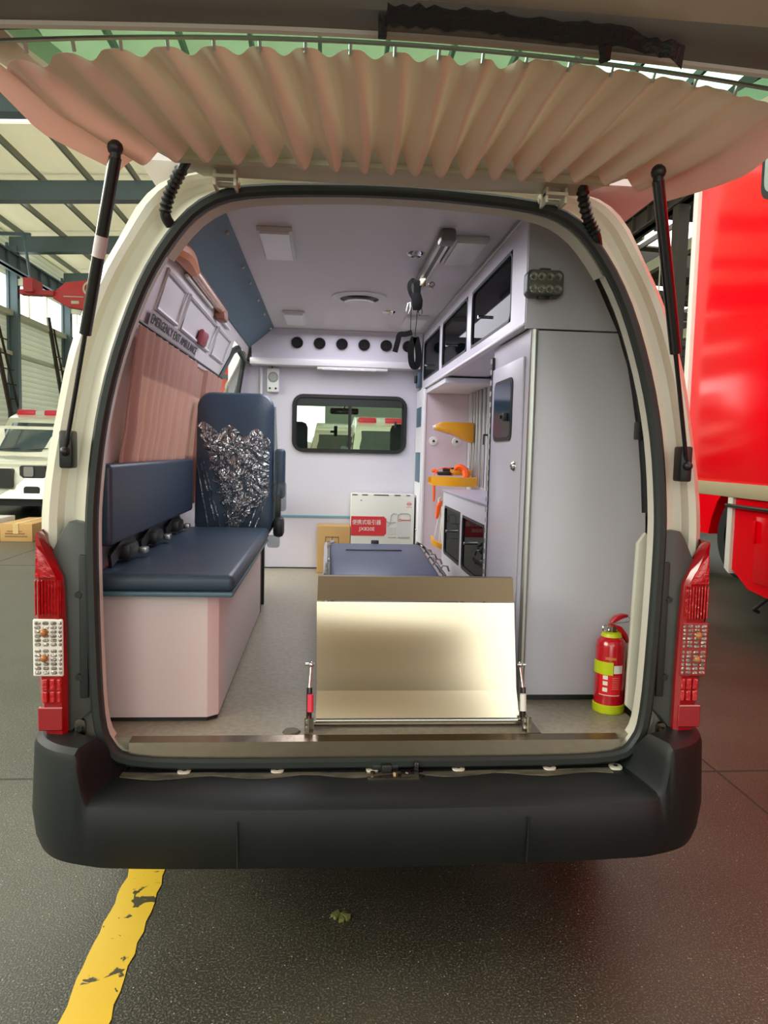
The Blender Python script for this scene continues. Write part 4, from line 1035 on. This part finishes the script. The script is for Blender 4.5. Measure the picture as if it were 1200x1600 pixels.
# rear facing panel follows the body shape
def inner_x(z):
    for (xa, za), (xb, zb) in zip(O[4:], O[5:]):
        if za <= z <= zb: return CX + xa + (xb - xa) * (z - za) / (zb - za) - .05
    return CX + .9
zz = [.69, .96, 1.24, 1.4, 1.57, 1.75, 1.905]
B().prism([(.545, .69)] + [(min(inner_x(z), .95), z) for z in zz] + [(.545, 1.905)], 'y', .33, .342).make('rear_panel', LAM, tc_, smooth=False)
zz = [1.911, 2.06, 2.17, 2.27]
B().prism([(.512, 1.911)] + [(min(inner_x(min(z, 2.2)), .82) - (.03 if z > 2.2 else 0), z) for z in zz] + [(.512, 2.27)], 'y', .33, .342).make('upper_rear_panel', LAM, uc, smooth=False)
B().box((.56, .335, .671), (.88, .345, .689)).make('plinth', BLK, tc_)
B().cyl((.543, .334, .671), (.543, .334, 1.908), .013).make('corner_post', ALU, tc_, label='aluminium corner post')
dr = B().box((.527, .40, .70), (.535, .855, 1.83), .003).make('door', LAM, tc_)
wd_ = B().prism(rrect(.522, 1.55, .80, 1.775, .03, 4), 'x', .523, .5275).make('window', BLKR, dr)
B().prism(rrect(.535, 1.562, .788, 1.763, .025, 4), 'x', .5215, .5232).make('pane_face', mat('teal_dark_pane', (34, 60, 84), .1, spec=.7), dr)
B().cyl((.524, .60, 1.635), (.500, .60, 1.635), .007).box((.505, .56, 1.62), (.522, .585, 1.65), .003).make('catch', BLK, dr)
B().lathe([(.001, -.010), (.010, -.012), (.016, -.006), (.018, 0)], (.527, .47, 1.46), 'x').make('lock', CHROME, dr)
hb = B().box((.524, .852, .70), (.534, .862, 1.88))
hk = B()
for q in range(56): 
    if q % 2: hk.cyl((.522, .857, .70 + q * .021), (.522, .857, .719 + q * .021), .0055, n=8)
ho = hb.make('piano_hinge', BLKR, tc_); hk.make('knuckles', ALU, ho)['kind'] = 'stuff'

# low cabinet between niche and tall cabinet
lc = thing('low_cabinet', 'low white cabinet with two dark sliding glass doors behind the stretcher', 'cabinet', (.66, 1.5, .67))
lh = [(.945, 1.445, .945, 1.205), (1.495, 1.975, .945, 1.212)]
front_frame(B(), .535, .012, .875, 2.03, .80, 1.29, lh).make('front_panel', LAM, lc, smooth=False)
B().box((.530, .874, 1.285), (.784, 2.035, 1.297), .003).make('worktop', mat('grey_worktop', (172, 166, 182), .35), lc)
B().box((.547, 2.018, .671), (.80, 2.03, 1.285)).make('end_panel', LAM, lc, smooth=False)
B().box((.547, .88, .9), (.80, 2.02, .912)).make('shelf', LAM2, lc, smooth=False)
B().box((.79, .88, .9), (.80, 2.02, 1.285)).make('back_panel', LAM, lc, smooth=False)
B().prism([(.535, .80), (.60, .671), (.799, .671), (.799, .80)], 'y', .88, 2.015).make('kick_panel', mat('kick_grey', (168, 156, 148), .5), lc, smooth=False)
for (ya, yb, za, zb), kn in zip(lh, ((1.25, 1.09), (1.76, 1.09))): window_x(lc, .537, ya, yb, za, zb, DGLASS, 'glass_door', .03, kn)
eq = thing('equipment_case', 'black grey equipment case inside the low cabinet behind its nearer glass door', 'case', (.67, 1.15, .912))
B().box((.58, .95, .913), (.74, 1.38, 1.03), .02).make('case_body', GREYP, eq); B().tube([(.6, 1.0, 1.03), (.6, 1.05, 1.06), (.6, 1.25, 1.06), (.6, 1.3, 1.03)], .01, 6).make('handle', BLK, eq)

# niche: back wall, divider panel facing the camera, aluminium channels
nb = B().box((.521, 2.75, .671), (.798, 2.762, 1.915)).make('partition_panel', mat('niche_lilac', (212, 196, 206), .4), van0, smooth=False)
B().box((.505, 2.742, .671), (.521, 2.763, 1.915), .002).make('edge_trim', LAM2, nb)
for x, lb in ((.575, 0), (.728, 0)):
    B().lathe([(.001, -.012), (.008, -.012), (.016, -.014), (.018, -.006), (.026, -.008), (.030, 0)], (x, 2.75, 1.575), 'y').make('oxygen_socket', PLAST, nb)
    B().lathe([(.001, -.0155), (.008, -.0155)], (x, 2.75, 1.575), 'y').make('socket_centre', INK, nb)
nw = B().box((.802, .88, .671), (.812, 2.75, 1.915)).make('right_lining', LAM, van0, smooth=False)
for y in (2.58, 2.50, 2.42, 2.33, 2.22): B().box((.785, y - .012, 1.30), (.80, y + .012, 1.884), .003).make('channel', ALU, nw)
B().box((.78, 2.05, 1.30), (.80, 2.07, 1.884), .003).make('channel', ALU, nw)
B().box((.52, 2.0, 1.885), (.799, 2.74, 1.915), .004).make('niche_header', LAM2, nw)
B().box((.745, 1.98, 1.60), (.785, 1.99, 1.61)).box((.74, 1.98, 1.55), (.747, 1.99, 1.61)).make('coat_hook', BLK, nw)
# narrow locker column beside the bulkhead
nl = thing('narrow_locker', 'narrow white locker column with blue doors beside the bulkhead', 'cabinet', (.51, 2.92, .67))
B().box((.497, 2.765, .671), (.52, 3.075, 1.915)).make('carcass', LAM2, nl, smooth=False)
for z0_, z1_ in ((1.67, 1.80), (1.30, 1.50)): B().box((.493, 2.80, z0_), (.497, 3.03, z1_), .002).make('door', BLUE, nl)
dd = B().box((.490, 2.80, .72), (.497, 3.03, 1.22), .002).make('door', LAM2, nl); B().box((.487, 2.93, .74), (.491, 2.99, 1.19), .002).make('glass_strip', BLKR, dd); B().sph((.486, 2.83, .98), .007).make('knob', CHROME, dd)
B().box((.486, 2.95, 1.94), (.505, 3.05, 2.04), .004).make('switch_box', BLUE, nl); B().box((.468, 2.98, 1.97), (.487, 3.02, 2.02), .004).make('switch', BLK, nl)

# yellow holders of the extraction tools
yh = thing('yellow_holder', 'upper amber yellow moulded bracket reaching out of the niche', 'holder', (.68, 2.5, 1.6))
B().prism([(.545, 1.672), (.585, 1.690), (.782, 1.690), (.782, 1.565), (.75, 1.572), (.66, 1.612), (.545, 1.640)], 'y', 2.44, 2.56, .006).make('bracket', YEL, yh)
B().cyl((.53, 2.48, 1.655), (.565, 2.48, 1.665), .012).make('clip', PLAST, yh)
ys_ = thing('yellow_tray', 'amber yellow curved tray carrying orange tools above the low cabinet', 'tray', (.68, 2.5, 1.3))
rows = []
for x in [q * .0255 + .525 for q in range(11)]:
    k = (x - .525) / .265; f = 2.44 - .14 * math.sin(min(1, k * 1.4) * math.pi / 2)
    rows.append([(x, 2.60, 1.345), (x, 2.60, 1.310), (x, f + .0, 1.300), (x, f - .008, 1.355), (x, f + .006, 1.357), (x, f + .01, 1.318)])
B().grid(rows, thick=.003).make('tray', YEL, ys_)
to = thing('rescue_tool', 'black and yellow hand tool lying in the yellow tray', 'tool', (.68, 2.5, 1.36))
B().box((.56, 2.42, 1.362), (.66, 2.46, 1.385), .008).make('grip', BLK, to)
B().box((.64, 2.42, 1.365), (.77, 2.46, 1.40), .004).make('body', YEL, to)
B().box((.60, 2.47, 1.385), (.76, 2.50, 1.41), .004).make('bar', BLK, to)
og = thing('orange_strap', 'bright orange strap folded over the tools in the yellow tray', 'strap', (.68, 2.45, 1.38))
B().tube(catmull([(.655, 2.38, 1.40), (.68, 2.37, 1.418), (.712, 2.36, 1.40), (.72, 2.345, 1.36), (.70, 2.335, 1.335)], 4), [.006, .010, .014, .018, .018, .018, .02, .02, .02, .022, .022, .022, .022, .022, .02, .016, .010], 8).make('strap', ORANGE, og)
B().tube(catmull([(.525, 2.45, 1.385), (.545, 2.44, 1.39), (.56, 2.43, 1.375)], 3), [.004, .010, .012, .012, .01, .008, .006], 6).tube(catmull([(.535, 2.42, 1.36), (.56, 2.42, 1.395), (.60, 2.42, 1.41), (.64, 2.41, 1.405)], 3), .003, 5).make('cord', ORANGE, og)
B().tube([(.540, 2.425, 1.30), (.541, 2.425, 1.25), (.540, 2.425, 1.20)], [.008, .009, .007], 6).make('hanging_end', ORANGE, og)
yc = thing('yellow_cup_holder', 'small amber yellow cup holder with orange lanyard low beside the cabinet', 'holder', (.58, 2.55, .95))
B().tube(catmull([(.545, 2.5, .965), (.55, 2.44, .945), (.60, 2.40, .925), (.66, 2.42, .92), (.68, 2.5, .925)], 4), [.018] * 17, sec=[(1, -.3), (1, .3), (-1, .3), (-1, -.3)]).make('cup', YEL, yc)
B().tube(catmull([(.60, 2.48, 1.20), (.58, 2.48, 1.17), (.575, 2.48, 1.12), (.57, 2.48, 1.09)], 4), [.006, .010, .013, .015, .015, .015, .014, .014, .014, .012, .010, .008, .006], 6).make('lanyard', ORANGE, yc)
B().tube([(.585, 2.48, 1.12), (.555, 2.47, .96)], .0025, 5).tube([(.60, 2.48, 1.12), (.585, 2.45, .95)], .0025, 5).make('string', WHITE, yc)
B().cyl((.63, 2.48, .94), (.62, 2.48, 1.17), .028).tube(catmull([(.585, 2.48, 1.17), (.58, 2.48, 1.21), (.60, 2.48, 1.225), (.62, 2.48, 1.21)], 3), .006, 6).make('bottle', mat('pale_bottle', (226, 226, 206), .4), yc)

# work lamp on the right-hand panel
wl = thing('work_lamp', 'square clear-lens work lamp on the upper right panel', 'lamp', (.558, .3, 2.05))
B().prism(rrect(.499, 2.005, .618, 2.088, .018), 'y', .285, .332, .004).box((.54, .29, 2.084), (.577, .33, 2.095), .004).make('housing', GREYP, wl)
rf = B()
for i in range(4):
    for k in range(2): rf.lathe([(.001, .010), (.006, .006), (.013, 0)], (.518 + i * .0265, .279, 2.027 + k * .038), 'y', 12)
rf.make('reflectors', CHROME, wl)
B().prism(rrect(.503, 2.009, .614, 2.084, .016), 'y', .270, .276, .003).make('lens', glass('lamp_lens', (240, 240, 236), .85, .05, (190, 196, 186)), wl)
B().box((.535, .28, 1.996), (.572, .30, 2.006), .002).make('bracket', BLK, wl)
# black belt cover at the right edge
bc = thing('belt_cover', 'black upright plastic cover at the right edge of the rear opening', 'cover', (.83, .2, 1.4))
B().tube([(.800, .16, 1.80), (.822, .16, 1.70), (.845, .16, 1.58)], .016, 8).make('upper_strip', BLK, bc)
B().box((.822, .13, 1.555), (.86, .17, 1.61), .004).make('clip', BLK, bc)
B().tube([(.848, .16, 1.56), (.862, .16, 1.45), (.872, .16, 1.33)], .014, 8).make('lower_strip', BLK, bc)
B().prism([(.828, .72), (.872, .68), (.885, 1.25), (.862, 1.27), (.838, 1.235)], 'y', .13, .15, .004).make('inner_frame_cover', WHITE_PAINT, van0)

# ------------------------------------------------------------------ loading ramp
rp = thing('loading_ramp', 'folded stainless steel stretcher loading ramp standing on the van floor', 'ramp', (.16, .1, .67))
B().grid([[(-.145, .090, .700), (.474, .090, .700)], [(-.143, .112, .785), (.466, .112, .785)]], thick=.006).make('lower_plate', STEEL, rp)
B().grid([[(-.143, .104, .780), (.466, .104, .780)], [(-.148, .158, 1.040), (.463, .158, 1.040)]], thick=.008).make('main_plate', STEEL, rp)
B().grid([[(-.147, .158, 1.044), (.462, .158, 1.044)], [(-.145, .170, 1.116), (.460, .170, 1.116)], [(-.145, .20, 1.116), (.460, .20, 1.116)]], thick=.006).make('top_rail', mat('brown_reflecting_steel', (108, 92, 72), .3, .9), rp)
B().cyl((-.145, .085, .695), (.476, .085, .695), .007).make('hinge_tube', CHROME, rp)
B().cyl((-.150, .10, .68), (.480, .10, .68), .008).make('floor_bar', STEELD, rp)
for s_, x in ((-1, -.165), (1, .487)):
    bb = B().prism([(.034, .672), (.13, .672), (.13, .69), (.11, .72), (.04, .72)], 'x', x - .002, x + .002).box((x - (.012 if s_ < 0 else 0), .032, .6705), (x + (0 if s_ < 0 else .04), .13, .674)).box((x - .012, .05, .672), (x + .014, .054, .715)).make('floor_bracket', STEELD, rp)
    for q in (.685, .705): B().cyl((x - .004, .046, q), (x - .004, .052, q), .006, n=6).make('bolt', CHROME, bb)
    g1 = B().cyl((x, .09, .70), (x + s_ * .0, .105, .79), .0085).make('gas_spring', BLKG, rp)
    B().cyl((x, .104, .785), (x - s_ * .004, .13, .845), .004).make('spring_rod', CHROME, g1)
    B().sph((x - s_ * .004, .13, .853), .009).cyl((x - .014, .13, .853), (x + .012, .13, .853), .005).make('ball_end', CHROME, g1)
    B().cyl((x - s_ * .004, .078, .725), (x - s_ * .004, .086, .775), .0095).make('label_sleeve', PINKR if s_ < 0 else WHITE, g1)

# ------------------------------------------------------------------ stretcher
sr_ = thing('stretcher', 'wheeled ambulance stretcher with blue grey mattress behind the steel ramp', 'stretcher', (.14, 1.0, .67))
def slab(x0, x1, ya, za, yb, zb, t, bev, m, nm, xs0=0, xs1=0):
    b = B().box((x0, 0, -t), (x1, math.hypot(yb - ya, zb - za), 0), bev, 3)
    a = math.atan2(zb - za, yb - ya)
    for v_ in b.bm.verts:
        y, z = v_.co.y, v_.co.z
        v_.co.y = ya + y * math.cos(a) - z * math.sin(a); v_.co.z = za + y * math.sin(a) + z * math.cos(a)
    return b.make(nm, m, sr_)
bkp = slab(-.10, .378, 1.06, .972, 1.78, 1.018, .06, .02, MATT, 'back_section')
B().box((-.02, 1.575, 1.002), (.26, 1.60, 1.010), .002).make('slot', BLK, bkp)
slab(-.10, .378, .32, .955, 1.05, .960, .05, .02, MATTD, 'leg_section')
fr_ = B()
for x in (-.118, .396): fr_.cyl((x, .30, .915), (x, 1.85, .93), .012)
for y in (.31, 1.0, 1.84): fr_.cyl((-.118, y, .915), (.396, y, .915), .012)
fr_.make('frame', ALU, sr_)
B().tube(catmull([(-.118, 1.02, .92), (-.122, 1.03, .96), (-.12, 1.2, .985), (-.118, 1.5, 1.0), (-.116, 1.74, 1.015), (-.08, 1.80, 1.02)], 4), .010, 8).make('side_rail', CHROME, sr_)
B().tube(catmull([(-.105, 1.0, .95), (-.112, 1.2, .97), (-.11, 1.5, .985), (-.108, 1.75, 1.0)], 4), [.014 + .004 * (q % 2) for q in range(13)], 8).make('rail_wrap', SHRINK, sr_)
B().tube(catmull([(.396, 1.02, .92), (.402, 1.05, .955), (.400, 1.3, .975), (.398, 1.74, 1.0), (.36, 1.80, 1.02)], 4), .008, 8).make('side_rail', BLKG, sr_)
for y in (1.15, 1.35, 1.52, 1.68): B().tube([(.385, y, .97), (.40, y, 1.0), (.42, y, .998), (.428, y, .975)], .004, 6).make('strap_hook', CHROME, sr_)
B().box((.12, 1.79, .99), (.16, 1.82, 1.03), .004).make('end_clip', BLK, sr_)
for x in (-.09, .37):
    B().cyl((x, .45, .91), (x, 1.35, .73), .011).make('leg', ALU, sr_); B().cyl((x, 1.65, .91), (x, .60, .73), .011).make('leg', ALU, sr_)
    for y in (.55, 1.45): B().lathe([(.02, -.012), (.045, -.012), (.05, 0), (.045, .012), (.02, .012)], (x, y, .722), 'x', 16).cyl((x, y, .722), (x, y, .78), .009).make('castor', BLK, sr_)

# ------------------------------------------------------------------ boxes by the bulkhead
wb = thing('white_carton', 'white carton with red printed panel standing against the bulkhead', 'box', (.26, 2.97, .67))
B().box((.050, 2.87, .671), (.476, 3.07, 1.212), .003).make('carton', CARDW, wb)
rb = B().prism([(.050, .932), (.272, .932), (.288, .948), (.288, 1.046), (.272, 1.062), (.050, 1.062)], 'y', 2.8670, 2.8698).make('red_panel', REDI, wb, label='red printed panel')
text('便携式吸引器', .037, WHITE, 'lettering', rb, Matrix.Translation((.155, 2.8662, 1.020)) @ FACING, .88)
text('JX820E', .034, WHITE, 'lettering', rb, Matrix.Translation((.158, 2.8662, .976)) @ FACING, 1.05)
pr = B().prism(rrect(.362, .925, .455, 1.035, .012), 'y', 2.868, 2.8696).box((.300, 2.868, .94), (.352, 2.8696, .99)).make('printed_picture', GREYL, wb)
B().tube([(.365, 2.8685, 1.03), (.368, 2.8685, 1.075), (.385, 2.8685, 1.085), (.435, 2.8685, 1.085), (.45, 2.8685, 1.075), (.453, 2.8685, 1.03)], .003, 5).make('outline', GREYI, pr)
B().tube([(.30, 2.8685, .99), (.315, 2.8685, 1.03), (.32, 2.8685, 1.07), (.335, 2.8685, 1.085), (.36, 2.8685, 1.08)], .002, 5).make('outline', GREYI, pr)
B().tube([(.288, 2.8685, 1.03), (.31, 2.8685, 1.02), (.35, 2.8685, 1.025)], .003, 5).make('outline', GREYI, pr)
B().box((.30, 2.867, .920), (.355, 2.8692, .924)).make('outline', GREYI, pr)
B().box((.37, 2.867, .917), (.45, 2.8692, .924)).make('outline', GREYI, pr)
B().lathe([(.005, -.001), (.009, -.001)], (.381, 2.8680, 1.040), 'y', 14).box((.392, 2.8665, 1.037), (.45, 2.868, 1.043)).make('red_detail', REDI, pr)
lg = B().lathe([(.012, -.001), (.014, -.001)], (.440, 2.8690, 1.150), 'y', 18)
lg.box((.424, 2.8675, 1.148), (.456, 2.869, 1.153)).box((.425, 2.868, 1.126), (.43, 2.869, 1.131)).box((.438, 2.868, 1.126), (.443, 2.869, 1.131)).box((.451, 2.868, 1.126), (.456, 2.869, 1.131)).make('emblem', REDI, wb)
sl = B()
for a, b in ((.055, .09), (.12, .16), (.20, .30), (.34, .38), (.42, .445)): sl.box((a, 2.8685, 1.204), (b, 2.872, 1.210))
sl.make('lid_slots', BLK, wb); B().sph((.115, 2.869, 1.17), .004).make('staple', BLK, wb)
bb = thing('cardboard_carton', 'brown cardboard box on the van floor left of the white carton', 'box', (-.06, 2.98, .67))
B().box((-.175, 2.885, .671), (.046, 3.065, .990), .004).make('carton', CARDB, bb)
B().box((-.12, 2.8835, .70), (-.117, 2.885, .92)).box((-.12, 2.8835, .915), (-.03, 2.885, .918)).box((-.033, 2.8835, .70), (-.03, 2.885, .92)).box((-.077, 2.8835, .72), (-.073, 2.885, .915)).box((-.10, 2.8835, .88), (-.05, 2.885, .884)).box((-.11, 2.8835, .85), (-.04, 2.885, .853)).make('printed_mark', INK, bb)

# ------------------------------------------------------------------ fire extinguisher
fe = thing('fire_extinguisher', 'small red fire extinguisher with lime base on the van floor at the right', 'extinguisher', (.812, .235, .67))
c = (.812, .235, .6715)
B().lathe([(.001, .004), (.048, .004), (.0485, .02), (.0485, .215), (.045, .232), (.035, .246), (.022, .254), (.001, .256)], c, 'z', 32).make('cylinder', REDP, fe)
B().lathe([(.001, 0), (.050, 0), (.0515, .012), (.051, .026), (.047, .030)], c, 'z', 32).make('base_ring', LIME, fe, label='lime yellow base ring')
B().lathe([(.034, .247), (.030, .258), (.022, .262), (.016, .262)], c, 'z', 24).make('neck_collar', LIME, fe)
B().cyl((.812, .235, .925), (.812, .235, .952), .014).make('valve', STEELD, fe)
B().prism([(-.012, .944), (.012, .944), (.03, .925), (.05, .895), (.058, .9), (.05, .925), (.03, .95), (.006, .958), (-.012, .956)], 'y', .225, .245, .003).make('lower_lever', REDP, fe).location = (.812, 0, 0)
B().prism([(-.004, .958), (.02, .972), (.048, .985), (.05, .99), (.03, .992), (.008, .985), (-.010, .965)], 'y', .223, .247, .003).make('upper_lever', REDP, fe).location = (.812, 0, 0)
B().lathe([(.011, -.002), (.013, 0), (.011, .002), (.009, 0), (.011, -.002)], (.788, .225, .945), 'y', 16).make('gauge', CHROME, fe)
B().tube([(.79, .222, .962), (.83, .222, .964), (.86, .222, .968), (.868, .222, .975), (.86, .222, .985), (.845, .222, .98)], .0012, 5).make('safety_pin', CHROME, fe)
def wrapband(z0_, z1_, a0, a1, r, m, nm, parent):
    rows = []
    for i in range(9):
        a = math.radians(a0 + (a1 - a0) * i / 8)
        rows.append([(c[0] + r * math.sin(a), c[1] - r * math.cos(a), z0_), (c[0] + r * math.sin(a), c[1] - r * math.cos(a), z1_)])
    return B().grid(rows, thick=.0004).make(nm, m, parent)
wrapband(.80, .842, -100, -10, .0505, LIME, 'strap_label', fe); wrapband(.80, .842, 60, 110, .0505, LIME, 'strap_label', fe)
wrapband(.806, .832, -8, 26, .0500, WHITE, 'white_label', fe)
pl = wrapband(.732, .80, -62, 22, .0492, mat('bright_label_red', (222, 24, 30), .4), 'instruction_label', fe)
for z_ in (.785, .766, .745): wrapband(z_, z_ + .013, -46, -28, .0498, WHITE, 'pictogram', pl)
for z_ in (.790, .783, .776, .769, .762, .755): wrapband(z_, z_ + .002, -12, 14, .0498, mat('label_pink', (232, 130, 120), .5), 'printed_lines', pl)
wrapband(.7325, .7345, -60, 18, .0498, WHITE, 'label_border', pl)
wrapband(.850, .858, -40, 0, .0492, mat('label_gold', (206, 120, 50), .5), 'gold_lettering', fe)
